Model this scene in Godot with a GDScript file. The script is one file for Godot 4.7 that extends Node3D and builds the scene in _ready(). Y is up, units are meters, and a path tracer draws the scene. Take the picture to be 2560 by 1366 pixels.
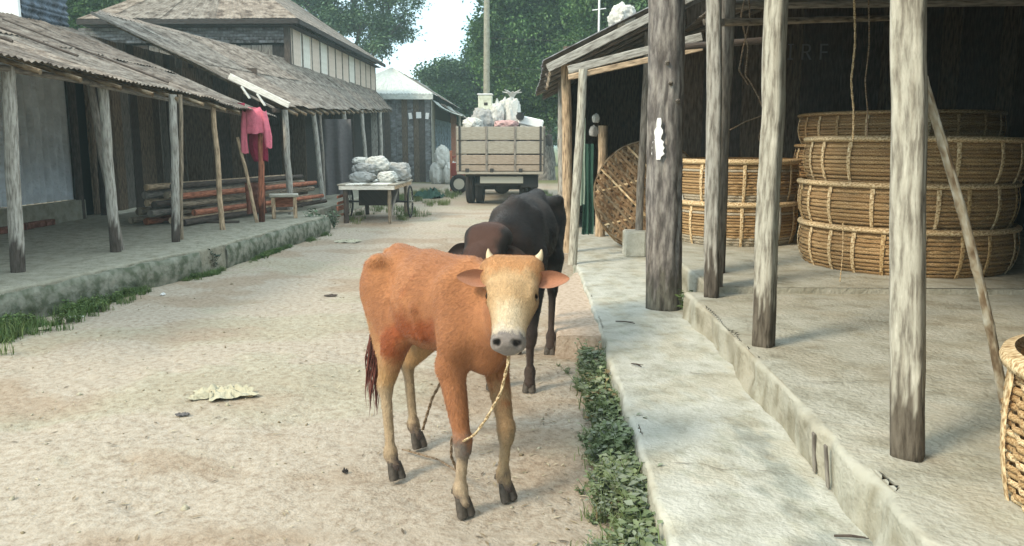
extends Node3D
# A village market street: dirt road, tin-roofed stalls on the left, a concrete veranda with bamboo baskets on the right, two cows.

var rng := RandomNumberGenerator.new()
var M := {}
var taken := {}
var wob := FastNoiseLite.new()

# ------------------------------------------------------------------ mesh building
class MB:
	var v := PackedVector3Array()
	var n := PackedVector3Array()
	var uv := PackedVector2Array()
	var c := PackedColorArray()
	var ix := PackedInt32Array()
	var col := Color(1, 1, 1)
	func vert(p: Vector3, nn: Vector3, u := Vector2.ZERO) -> int:
		v.append(p); n.append(nn); uv.append(u); c.append(col)
		return v.size() - 1
	func tri(i: int, j: int, k: int) -> void:
		var x := (v[j] - v[i]).cross(v[k] - v[i])
		if x.dot(n[i] + n[j] + n[k]) > 0.0:
			ix.append(i); ix.append(k); ix.append(j)
		else:
			ix.append(i); ix.append(j); ix.append(k)
	func quad(i: int, j: int, k: int, l: int) -> void:
		tri(i, j, k); tri(i, k, l)
	# a flat polygon from points, normal given
	func face(ps: Array, nn: Vector3, us: Array = []) -> void:
		var f := v.size()
		for k in ps.size():
			vert(ps[k], nn, us[k] if us.size() > k else Vector2(ps[k].x + ps[k].z, ps[k].y))
		for k in range(1, ps.size() - 1):
			tri(f, f + k, f + k + 1)
	# box with chamfered edges; uv runs along the longest side in metres
	func box(at: Vector3, size: Vector3, b := Basis(), ch := 0.006) -> void:
		var h := size * 0.5
		ch = minf(ch, minf(h.x, minf(h.y, h.z)) * 0.6)
		var la := 0
		if size.y >= size.x and size.y >= size.z: la = 1
		elif size.z >= size.x and size.z >= size.y: la = 2
		var o := Vector2(fposmod(at.x * 3.7 + at.z * 1.3 + at.y * 0.7, 5.0), fposmod(at.z * 2.1 + at.y * 5.3 + at.x * 0.9, 5.0))
		for ax in 3:
			for s in [-1.0, 1.0]:
				var a1 := (ax + 1) % 3
				var a2 := (ax + 2) % 3
				var q := []
				for t in [[-1.0, -1.0], [1.0, -1.0], [1.0, 1.0], [-1.0, 1.0]]:
					var p := Vector3.ZERO
					p[ax] = s * h[ax]
					p[a1] = t[0] * (h[a1] - ch)
					p[a2] = t[1] * (h[a2] - ch)
					q.append(p)
				var nn := Vector3.ZERO
				nn[ax] = s
				_flat(q, nn, at, b, la, o)
		for ax in 3:
			var a1 := (ax + 1) % 3
			var a2 := (ax + 2) % 3
			for s1 in [-1.0, 1.0]:
				for s2 in [-1.0, 1.0]:
					var q := []
					for t in [-1.0, 1.0]:
						var p := Vector3.ZERO
						p[ax] = t * (h[ax] - ch); p[a1] = s1 * h[a1]; p[a2] = s2 * (h[a2] - ch)
						q.append(p)
					for t in [1.0, -1.0]:
						var p := Vector3.ZERO
						p[ax] = t * (h[ax] - ch); p[a1] = s1 * (h[a1] - ch); p[a2] = s2 * h[a2]
						q.append(p)
					var nn := Vector3.ZERO
					nn[a1] = s1; nn[a2] = s2
					_flat(q, nn.normalized(), at, b, la, o)
		for sx in [-1.0, 1.0]:
			for sy in [-1.0, 1.0]:
				for sz in [-1.0, 1.0]:
					var g := Vector3(sx, sy, sz)
					var q := [Vector3(sx * h.x, sy * (h.y - ch), sz * (h.z - ch)), Vector3(sx * (h.x - ch), sy * h.y, sz * (h.z - ch)), Vector3(sx * (h.x - ch), sy * (h.y - ch), sz * h.z)]
					_flat(q, g.normalized(), at, b, la, o)
	func _flat(q: Array, nn: Vector3, at: Vector3, b: Basis, la: int, o: Vector2) -> void:
		var f := v.size()
		for p in q:
			var u: float = p[(la + 1) % 3] + p[(la + 2) % 3]
			vert(at + b * p, b * nn, Vector2(u, p[la]) + o)
		for k in range(1, q.size() - 1):
			tri(f, f + k, f + k + 1)
	# tube through points with a radius each; rough = noise amplitude as a share of the radius
	func tube(pts: Array, rad: Array, seg := 10, rough := 0.0, noise: FastNoiseLite = null, colour: Variant = null, squash := 1.0, shape: Variant = null) -> void:
		var f := v.size()
		var m := pts.size()
		var up := Vector3.UP
		var d0: Vector3 = (pts[1] - pts[0]).normalized()
		if absf(d0.dot(up)) > 0.9: up = Vector3.RIGHT
		var sx := up.cross(d0).normalized()
		var along := 0.0
		var o := Vector2(fposmod(pts[0].x * 3.1 + pts[0].z * 1.7, 4.0), fposmod(pts[0].z * 2.3 + pts[0].x, 4.0))
		for i in m:
			var d: Vector3 = (pts[mini(i + 1, m - 1)] - pts[maxi(i - 1, 0)]).normalized()
			sx = (sx - d * sx.dot(d)).normalized()
			var sy := d.cross(sx)
			if i > 0: along += (pts[i] - pts[i - 1]).length()
			for k in seg + 1:
				var t := TAU * (k % seg) / seg
				var dir := sx * cos(t) + sy * sin(t) * squash
				var r: float = rad[i]
				if rough > 0.0:
					r *= 1.0 + rough * noise.get_noise_3d(cos(t) * 60.0 + o.x * 40.0, along * 45.0, sin(t) * 60.0 + o.y * 40.0)
				if shape != null: r *= shape.call(t, along)
				var p: Vector3 = pts[i] + dir * r
				if colour != null: col = colour.call(p, along, t)
				vert(p, (sx * cos(t) + sy * sin(t) / squash).normalized(), o + Vector2(TAU * k / seg * rad[i], along))
		for i in m - 1:
			for k in seg:
				var a := f + i * (seg + 1) + k
				quad(a, a + 1, a + seg + 2, a + seg + 1)
		for e in [0, m - 1]:
			var nn: Vector3 = (pts[0] - pts[1]).normalized() if e == 0 else (pts[m - 1] - pts[m - 2]).normalized()
			var g := v.size()
			for k in seg:
				vert(v[f + e * (seg + 1) + k], nn, Vector2(v[f + e * (seg + 1) + k].x, v[f + e * (seg + 1) + k].z) * 0.3)
				c[g + k] = c[f + e * (seg + 1) + k]
			for k in range(1, seg - 1):
				tri(g, g + k, g + k + 1)
	# smooth surface over a grid of points [rows][cols]
	func grid(P: Array, scale := 1.0, flip := false) -> void:
		var f := v.size()
		var R := P.size()
		var C: int = P[0].size()
		for i in R:
			for j in C:
				var a: Vector3 = P[mini(i + 1, R - 1)][j] - P[maxi(i - 1, 0)][j]
				var b: Vector3 = P[i][mini(j + 1, C - 1)] - P[i][maxi(j - 1, 0)]
				var nn := a.cross(b).normalized()
				if flip: nn = -nn
				vert(P[i][j], nn, Vector2(j, i) * scale)
		for i in R - 1:
			for j in C - 1:
				var q := f + i * C + j
				quad(q, q + 1, q + C + 1, q + C)
	func done() -> ArrayMesh:
		var a := []
		a.resize(Mesh.ARRAY_MAX)
		a[Mesh.ARRAY_VERTEX] = v
		a[Mesh.ARRAY_NORMAL] = n
		a[Mesh.ARRAY_TEX_UV] = uv
		a[Mesh.ARRAY_COLOR] = c
		a[Mesh.ARRAY_INDEX] = ix
		var m := ArrayMesh.new()
		m.add_surface_from_arrays(Mesh.PRIMITIVE_TRIANGLES, a)
		return m

# ------------------------------------------------------------------ nodes
func numbered(called: String) -> String:
	taken[called] = taken.get(called, -1) + 1
	return called if taken[called] == 0 else "%s_%03d" % [called, taken[called]]

func tag(o: Node3D, label: String, category: String, group := "", kind := "") -> Node3D:
	if label: o.set_meta("label", label)
	if category: o.set_meta("category", category)
	if group: o.set_meta("group", group)
	if kind: o.set_meta("kind", kind)
	return o

func thing(called: String, label: String, category: String, at := Vector3.ZERO, group := "") -> Node3D:
	var o := Node3D.new()
	o.name = numbered(called)
	add_child(o)
	o.position = at
	return tag(o, label, category, group)

func put(called: String, mesh: Mesh, m: Material, parent: Node3D = null) -> MeshInstance3D:
	var o := MeshInstance3D.new()
	o.mesh = mesh
	o.material_override = m
	o.cast_shadow = GeometryInstance3D.SHADOW_CASTING_SETTING_ON
	if parent == null:
		o.name = numbered(called)
		add_child(o)
	else:
		o.name = called
		parent.add_child(o, true)
	return o

func build(called: String, mb: MB, m: Material, parent: Node3D = null) -> MeshInstance3D:
	return put(called, mb.done(), m, parent)

func piece(called: String, at: Vector3, size: Vector3, m: Material, parent: Node3D = null, b := Basis(), ch := 0.006) -> MeshInstance3D:
	var mb := MB.new()
	mb.box(at, size, b, ch)
	return build(called, mb, m, parent)

# a straight bar of rectangular section between two points
func bar(called: String, a: Vector3, b: Vector3, w: float, h: float, m: Material, parent: Node3D = null, ch := 0.006) -> MeshInstance3D:
	var mb := MB.new()
	bar_in(mb, a, b, w, h, ch)
	return build(called, mb, m, parent)

func bar_in(mb: MB, a: Vector3, b: Vector3, w: float, h: float, ch := 0.006) -> void:
	var z := (b - a).normalized()
	var up := Vector3.UP if absf(z.y) < 0.95 else Vector3.RIGHT
	var x := up.cross(z).normalized()
	mb.box((a + b) * 0.5, Vector3(w, h, (b - a).length()), Basis(x, z.cross(x), z), ch)

# a natural pole: slightly bent, knobbly
func pole(called: String, a: Vector3, b: Vector3, ra: float, rb: float, m: Material, parent: Node3D = null, bend := 0.02, seg := 10, rough := 0.12, rings := 14, dark_foot := Color(0, 0, 0, 0), foot := 0.3, hew := 0.0, cracks := 0) -> MeshInstance3D:
	var mb := MB.new()
	var pts := []
	var rad := []
	var s := rng.randf() * 50.0
	for i in rings + 1:
		var t := float(i) / rings
		var e := sin(t * PI)
		pts.append(a.lerp(b, t) + Vector3(wob.get_noise_2d(s, t * 26.0), 0, wob.get_noise_2d(s + 31.0, t * 26.0)) * bend * (0.4 + e))
		rad.append(lerpf(ra, rb, t))
	var cf: Variant = null
	if dark_foot.a > 0.0:
		var base := a.y
		cf = func(p: Vector3, _l: float, t: float) -> Color:
			var edge := foot * (1.0 + 0.9 * wob.get_noise_2d(t * 40.0 + s * 7.0, p.y * 12.0) + 0.5 * wob.get_noise_2d(t * 160.0 + s, p.y * 40.0))
			return dark_foot if p.y - base < edge else Color(1, 1, 1).lerp(Color(0.78, 0.76, 0.74), clampf(wob.get_noise_2d(t * 50.0 + s * 3.0, p.y * 25.0) * 3.0, 0.0, 1.0))
	var sf: Variant = null
	if hew > 0.0 or cracks > 0:
		var ck := []
		for i in cracks: ck.append([rng.randf() * TAU, rng.randf() * 2.0, rng.randf_range(0.5, 1.6), rng.randf_range(0.07, 0.16)])
		var turn := rng.randf_range(0.2, 0.7)
		sf = func(t: float, l: float) -> float:
			var k := 1.0
			if hew > 0.0:
				var e := maxf(absf(cos(t + turn)), absf(sin(t + turn)))
				k *= lerpf(1.0, minf(0.86 / e, 1.08), hew)
			for q in ck:
				var d := wrapf(t - q[0] - 0.5 * wob.get_noise_2d(l * 14.0, q[0] * 30.0), -PI, PI)
				var on := clampf((q[2] * 0.5 - absf(fposmod(l - q[1], 2.2) - q[2] * 0.5)) * 8.0, 0.0, 1.0)
				k -= q[3] * on * exp(-d * d / 0.012)
			return k
	mb.tube(pts, rad, seg, rough, wob, cf, 1.0, sf)
	if sf != null:
		var st := SurfaceTool.new()
		st.create_from(mb.done(), 0)
		st.generate_normals()
		return put(called, st.commit(), m, parent)
	return build(called, mb, m, parent)

# ------------------------------------------------------------------ materials
func ramp(stops: Array) -> Gradient:
	var g := Gradient.new()
	var o := PackedFloat32Array()
	var c := PackedColorArray()
	for s in stops:
		o.append(s[0])
		c.append(Color(s[1], s[2], s[3]).linear_to_srgb())
	g.offsets = o
	g.colors = c
	return g

func noise_tex(seed_: int, freq: float, oct: int, g: Gradient, size := 512, kind := FastNoiseLite.TYPE_SIMPLEX_SMOOTH, normal := 0.0, gain := 0.55) -> NoiseTexture2D:
	var fn := FastNoiseLite.new()
	fn.noise_type = kind
	fn.seed = seed_
	fn.frequency = freq
	fn.fractal_octaves = oct
	fn.fractal_gain = gain
	var t := NoiseTexture2D.new()
	t.width = size
	t.height = size
	t.seamless = true
	t.noise = fn
	if normal > 0.0:
		t.as_normal_map = true
		t.bump_strength = normal
	elif g:
		t.color_ramp = g
	return t

func mat(tex: Texture2D, nrm: Texture2D, uvs: Vector3, rough: float, tint := Color(1, 1, 1), world := false, nscale := 1.0) -> StandardMaterial3D:
	var m := StandardMaterial3D.new()
	m.albedo_color = tint.linear_to_srgb()
	m.albedo_texture = tex
	if nrm:
		m.normal_enabled = true
		m.normal_texture = nrm
		m.normal_scale = nscale
	m.uv1_scale = uvs
	if world:
		m.uv1_triplanar = true
		m.uv1_world_triplanar = true
	m.roughness = rough
	m.metallic_specular = 0.35
	m.vertex_color_use_as_albedo = true
	return m

func plain(c: Color, rough := 0.8) -> StandardMaterial3D:
	var m := StandardMaterial3D.new()
	m.albedo_color = c.linear_to_srgb()
	m.roughness = rough
	m.metallic_specular = 0.35
	m.vertex_color_use_as_albedo = true
	return m

func make_materials() -> void:
	var wn := noise_tex(11, 0.012, 5, null, 512, FastNoiseLite.TYPE_SIMPLEX_SMOOTH, 4.0)
	var gn := noise_tex(12, 0.02, 6, null, 512, FastNoiseLite.TYPE_SIMPLEX_SMOOTH, 6.0, 0.65)
	var fine := noise_tex(13, 0.07, 4, null, 1024, FastNoiseLite.TYPE_SIMPLEX_SMOOTH, 4.0, 0.6)
	var wood := noise_tex(21, 0.011, 5, ramp([[0.0, 0.13, 0.115, 0.10], [0.30, 0.25, 0.235, 0.205], [0.5, 0.36, 0.345, 0.305], [1.0, 0.52, 0.505, 0.455]]), 512, FastNoiseLite.TYPE_SIMPLEX_SMOOTH, 0.0, 0.6)
	var tan := noise_tex(22, 0.011, 5, ramp([[0.0, 0.07, 0.055, 0.04], [0.4, 0.22, 0.175, 0.125], [1.0, 0.42, 0.35, 0.26]]))
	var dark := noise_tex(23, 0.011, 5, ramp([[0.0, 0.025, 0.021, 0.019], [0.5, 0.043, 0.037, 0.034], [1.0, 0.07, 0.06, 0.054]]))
	var long := Vector3(5.5, 0.9, 1.0)
	M.wood = mat(wood, wn, long, 0.85)
	M.wood_pale = mat(wood, wn, long, 0.85, Color(1.14, 1.13, 1.06))
	var plank := noise_tex(25, 0.012, 5, ramp([[0.0, 0.30, 0.27, 0.22], [0.4, 0.46, 0.43, 0.36], [1.0, 0.58, 0.55, 0.48]]))
	M.plank = mat(plank, wn, long, 0.85, Color(0.68, 0.66, 0.63))
	M.plank_pink = mat(plank, wn, long, 0.85, Color(0.66, 0.57, 0.52))
	M.wall_pink = mat(plank, wn, long, 0.85, Color(1.25, 1.12, 1.12))
	M.plank_white = mat(plank, wn, long, 0.8, Color(1.45, 1.5, 1.6))
	M.wood_grey = mat(wood, wn, long, 0.88, Color(0.62, 0.58, 0.56))
	M.wood_tan = mat(tan, wn, long, 0.85)
	M.wood_tan_pale = mat(tan, wn, long, 0.85, Color(1.7, 1.55, 1.4))
	M.wood_red = mat(tan, wn, long, 0.85, Color(1.3, 0.62, 0.5))
	M.wood_dark = mat(dark, wn, long, 0.9)
	M.wood_dark2 = mat(dark, wn, long, 0.9, Color(1.8, 1.65, 1.5))
	M.wood_shop = mat(tan, wn, long, 0.9, Color(0.82, 0.74, 0.70))
	M.wood_shop2 = mat(tan, wn, long, 0.9, Color(0.5, 0.45, 0.43))
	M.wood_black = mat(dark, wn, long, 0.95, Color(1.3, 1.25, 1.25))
	M.board_pink = mat(wood, wn, long, 0.85, Color(1.15, 0.98, 0.95))
	M.trunk = mat(noise_tex(24, 0.010, 6, ramp([[0.0, 0.06, 0.055, 0.05], [0.42, 0.15, 0.135, 0.125], [0.6, 0.24, 0.22, 0.20], [1.0, 0.40, 0.38, 0.34]]), 512, FastNoiseLite.TYPE_SIMPLEX_SMOOTH, 0.0, 0.65), wn, Vector3(2.6, 0.6, 1), 0.9)
	var bam := noise_tex(31, 0.016, 4, ramp([[0.15, 0.20, 0.105, 0.042], [0.45, 0.41, 0.262, 0.122], [0.85, 0.60, 0.44, 0.245]]))
	M.bamboo = mat(bam, wn, Vector3(2, 0.8, 1), 0.6)
	M.bamboo_pale = mat(bam, wn, Vector3(2, 0.8, 1), 0.6, Color(1.45, 1.65, 1.95))
	M.bamboo_dark = mat(bam, wn, Vector3(2, 0.8, 1), 0.7, Color(0.82, 0.78, 0.74))
	M.bamboo_brown = mat(bam, wn, Vector3(2, 0.8, 1), 0.8, Color(0.50, 0.48, 0.52))
	M.bamboo_straw = mat(bam, wn, Vector3(2, 0.8, 1), 0.6, Color(1.12, 1.16, 1.15))
	M.bamboo_old = mat(bam, wn, Vector3(2, 0.8, 1), 0.8, Color(0.42, 0.46, 0.56))
	M.bamboo_grey = mat(bam, wn, Vector3(2, 0.8, 1), 0.75, Color(0.95, 1.25, 1.9))
	var conc := noise_tex(41, 0.010, 7, ramp([[0.2, 0.37, 0.36, 0.30], [0.36, 0.44, 0.435, 0.37], [0.48, 0.472, 0.468, 0.405], [0.62, 0.495, 0.492, 0.43], [0.8, 0.54, 0.535, 0.475]]), 1024, FastNoiseLite.TYPE_SIMPLEX_SMOOTH, 0.0, 0.6)
	M.concrete = mat(conc, fine, Vector3(0.42, 0.42, 0.42), 0.9, Color(1, 1, 1), true, 0.6)
	M.concrete_floor = mat(conc, fine, Vector3(0.33, 0.33, 0.33), 0.9, Color(0.88, 0.86, 0.82), true, 0.6)
	M.concrete_old = mat(conc, gn, Vector3(0.5, 0.5, 0.5), 0.95, Color(0.62, 0.60, 0.54), true, 0.9)
	M.concrete_moss = mat(noise_tex(42, 0.012, 6, ramp([[0.0, 0.035, 0.045, 0.025], [0.4, 0.10, 0.115, 0.075], [0.6, 0.21, 0.215, 0.17], [1.0, 0.36, 0.35, 0.29]]), 512), gn, Vector3(0.8, 0.8, 0.8), 0.95, Color(1, 1, 1), true, 1.0)
	var dirt := noise_tex(51, 0.028, 6, ramp([[0.2, 0.285, 0.23, 0.172], [0.36, 0.35, 0.292, 0.225], [0.48, 0.38, 0.322, 0.252], [0.6, 0.40, 0.343, 0.272], [0.78, 0.44, 0.385, 0.312]]), 1024, FastNoiseLite.TYPE_SIMPLEX_SMOOTH, 0.0, 0.7)
	M.dirt = mat(dirt, fine, Vector3(0.5, 0.5, 0.5), 0.97, Color(1, 1, 1), false, 0.6)
	M.dirt_dark = mat(dirt, fine, Vector3(0.5, 0.5, 0.5), 0.97, Color(0.42, 0.40, 0.38))
	M.sand = mat(dirt, fine, Vector3(0.6, 0.6, 0.6), 0.97, Color(1.30, 1.22, 1.20), true, 0.5)
	var tin := noise_tex(61, 0.008, 6, ramp([[0.15, 0.055, 0.040, 0.030], [0.38, 0.125, 0.102, 0.080], [0.55, 0.178, 0.152, 0.124], [0.85, 0.28, 0.25, 0.21]]), 512, FastNoiseLite.TYPE_SIMPLEX_SMOOTH, 0.0, 0.62)
	var cl := noise_tex(81, 0.02, 5, ramp([[0.0, 0.72, 0.72, 0.72], [1.0, 1.0, 1.0, 1.0]]))
	M.tin_a = mat(tin, gn, Vector3(0.6, 0.9, 1), 0.75)
	M.tin_b = mat(tin, gn, Vector3(0.6, 0.9, 1), 0.75, Color(1.16, 1.1, 1.06))
	M.tin_c = mat(tin, gn, Vector3(0.6, 0.9, 1), 0.75, Color(0.84, 0.80, 0.78))
	M.tin_pale = mat(cl, gn, Vector3(0.3, 0.3, 1), 0.6, Color(0.58, 0.62, 0.58))
	M.tin_white = mat(cl, gn, Vector3(0.25, 0.25, 1), 0.55, Color(0.82, 0.87, 0.92))
	M.tin_blue = mat(tin, gn, Vector3(0.6, 0.9, 1), 0.55, Color(0.5, 0.72, 1.1))
	M.tin_grey = mat(tin, gn, Vector3(0.6, 0.9, 1), 0.6, Color(0.85, 0.98, 1.2))
	M.plaster = mat(conc, gn, Vector3(0.5, 0.5, 0.5), 0.9, Color(1.25, 1.3, 1.2), true, 0.5)
	M.brick = mat(noise_tex(43, 0.02, 5, ramp([[0.0, 0.09, 0.035, 0.025], [0.5, 0.20, 0.085, 0.06], [1.0, 0.33, 0.16, 0.12]])), gn, Vector3(0.9, 0.9, 0.9), 0.95, Color(1, 1, 1), true)
	M.coat = mat(noise_tex(71, 0.04, 5, ramp([[0.0, 0.60, 0.56, 0.52], [0.4, 0.86, 0.84, 0.82], [0.6, 0.96, 0.95, 0.95], [1.0, 1.0, 1.0, 1.0]]), 1024, FastNoiseLite.TYPE_SIMPLEX_SMOOTH, 0.0, 0.7), noise_tex(72, 0.06, 4, null, 1024, FastNoiseLite.TYPE_SIMPLEX_SMOOTH, 5.0, 0.7), Vector3(1.6, 3.0, 3.0), 0.78, Color(1, 1, 1), false, 0.9)
	M.coat.rim_enabled = true
	M.coat.rim = 0.25
	M.coat.rim_tint = 0.6
	M.coat.uv1_triplanar = true
	M.hair = plain(Color(1, 1, 1), 0.6)
	M.horn = plain(Color(0.62, 0.50, 0.33), 0.5)
	M.hoof = mat(wood, gn, Vector3(6, 6, 6), 0.6, Color(0.22, 0.19, 0.17), true)
	M.eye = plain(Color(0.012, 0.008, 0.006), 0.12)
	M.rubber = plain(Color(0.03, 0.028, 0.028), 0.8)
	M.black = plain(Color(0.03, 0.03, 0.03), 0.9)
	M.metal_dark = plain(Color(0.045, 0.042, 0.04), 0.6)
	M.paint_blue = mat(tin, gn, Vector3(0.6, 0.9, 1), 0.6, Color(0.8, 1.2, 1.9))
	M.paint_cream = plain(Color(0.55, 0.53, 0.44), 0.6)
	M.paint_red = plain(Color(0.20, 0.04, 0.03), 0.6)
	M.white = plain(Color(0.78, 0.78, 0.76), 0.7)
	M.cloth_white = mat(cl, gn, Vector3(1, 1, 1), 0.95, Color(0.66, 0.66, 0.61), true)
	M.cloth_grey = mat(cl, gn, Vector3(1, 1, 1), 0.95, Color(0.42, 0.42, 0.40), true)
	M.cloth_dim = mat(cl, gn, Vector3(1, 1, 1), 0.95, Color(0.16, 0.15, 0.15), true)
	M.cloth_pink = mat(cl, gn, Vector3(1, 1, 1), 0.9, Color(0.80, 0.20, 0.27), true)
	M.cloth_rose = mat(cl, gn, Vector3(1, 1, 1), 0.9, Color(0.62, 0.40, 0.38), true)
	M.cloth_maroon = mat(cl, gn, Vector3(1, 1, 1), 0.9, Color(0.26, 0.02, 0.055), true)
	M.cloth_green = mat(cl, gn, Vector3(1, 1, 1), 0.9, Color(0.04, 0.10, 0.075), true)
	M.cloth_mint = mat(cl, gn, Vector3(1, 1, 1), 0.9, Color(0.36, 0.46, 0.38), true)
	M.plastic = mat(cl, gn, Vector3(2, 2, 2), 0.55, Color(0.52, 0.48, 0.34), true)
	M.rope = mat(bam, gn, Vector3(4, 9, 1), 0.9, Color(1.3, 1.5, 1.8))
	M.rope_dark = mat(bam, gn, Vector3(4, 9, 1), 0.9, Color(0.55, 0.6, 0.8))
	M.leaf = plain(Color(1, 1, 1), 0.6)
	M.leaf.backlight_enabled = true
	M.leaf.backlight = Color(0.30, 0.40, 0.16)
	M.stone = mat(conc, gn, Vector3(3, 3, 3), 0.95, Color(0.9, 0.85, 0.75), true)

# ------------------------------------------------------------------ the scene
func _ready() -> void:
	rng.seed = 7
	wob.seed = 5
	wob.frequency = 0.05
	var cam := Camera3D.new()
	cam.name = "camera"
	cam.fov = 37.71
	cam.near = 0.05
	cam.far = 900.0
	cam.position = Vector3(0, 1.5, 0)
	cam.rotation_degrees = Vector3(-9.174, 1.696, 0)
	add_child(cam)
	cam.current = true
	var sky_mat := ProceduralSkyMaterial.new()
	sky_mat.sky_top_color = Color(0.82, 0.89, 0.92)
	sky_mat.sky_horizon_color = Color(0.64, 0.80, 0.865)
	sky_mat.sky_curve = 0.16
	sky_mat.ground_bottom_color = Color(0.45, 0.42, 0.36)
	sky_mat.ground_horizon_color = Color(0.70, 0.76, 0.74)
	sky_mat.sky_energy_multiplier = 1.0
	sky_mat.sky_cover = cloud_cover()
	sky_mat.sky_cover_modulate = Color(1, 1, 1, 0.36)
	var sky := Sky.new()
	sky.sky_material = sky_mat
	var env := Environment.new()
	env.background_mode = Environment.BG_SKY
	env.sky = sky
	env.background_energy_multiplier = 1.0
	env.tonemap_mode = Environment.TONE_MAPPER_LINEAR
	env.tonemap_exposure = 2.25
	env.sdfgi_enabled = true
	env.ssao_enabled = true
	env.ssil_enabled = true
	env.fog_enabled = true
	env.fog_density = 0.0024
	env.fog_light_color = Color(0.80, 0.90, 0.90)
	var we := WorldEnvironment.new()
	we.environment = env
	add_child(we)
	var sun := DirectionalLight3D.new()
	sun.name = "sun"
	sun.light_energy = 0.5
	sun.light_angular_distance = 14.0
	sun.light_color = Color(1.0, 0.94, 0.84)
	sun.shadow_enabled = true
	sun.look_at_from_position(Vector3(-6.3, 6.5, 4.6), Vector3.ZERO)
	add_child(sun)
	make_materials()
	# the setting
	make_ground()
	make_left_platform()
	make_right_platform()
	# buildings
	make_left_row()
	make_left_far()
	make_right_near()
	make_right_far()
	make_trees()
	# things
	make_baskets()
	make_truck()
	make_cart()
	make_cows()
	make_left_things()
	make_right_things()
	make_plants()
	make_litter()

func cloud_cover() -> ImageTexture:
	var im := Image.create(512, 256, false, Image.FORMAT_RGBA8)
	var fn := FastNoiseLite.new()
	fn.seed = 3
	fn.frequency = 0.9
	fn.fractal_octaves = 5
	for y in 256:
		var el := PI * 0.5 - PI * (y + 0.5) / 256.0
		for x in 512:
			var az := TAU * (x + 0.5) / 512.0
			var d := Vector3(cos(el) * cos(az), maxf(sin(el), 0.0) * 2.5, cos(el) * sin(az)) * 2.2
			var a := clampf(fn.get_noise_3dv(d) * 1.6 + 0.55, 0.0, 1.0)
			im.set_pixel(x, y, Color(1, 1, 1, a * a))
	return ImageTexture.create_from_image(im)

# ------------------------------------------------------------------ ground and platforms
func spread(list: Array) -> PackedFloat32Array:   # [from, to, step] runs
	var o := PackedFloat32Array()
	for r in list:
		var x: float = r[0]
		while x < r[1] - 0.0001:
			o.append(x)
			x += r[2]
	o.append(list[-1][1])
	return o

var gnoise := FastNoiseLite.new()
var prints := FastNoiseLite.new()
func ground_height(x: float, z: float) -> float:
	var near := clampf((22.0 + z) / 6.0, 0.0, 1.0) if z > -22.0 else 0.0
	var h := gnoise.get_noise_2d(x * 9.0, z * 9.0) * 0.030 + gnoise.get_noise_2d(x * 45.0, z * 45.0) * 0.012 + gnoise.get_noise_2d(x * 160.0, z * 160.0) * 0.006
	var rut := 0.0
	for c in [-2.9, -1.35]:
		var d: float = x - c - gnoise.get_noise_2d(z * 3.0, c * 50.0) * 0.5
		rut -= 0.022 * exp(-d * d / 0.035) * (0.6 + gnoise.get_noise_2d(z * 20.0, c * 9.0))
	var hoof := maxf(0.0, 0.10 - absf(prints.get_noise_2d(x, z) + 0.95)) * -0.11
	return (h - 0.004) * near * 0.8 + (rut + hoof) * near

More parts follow.
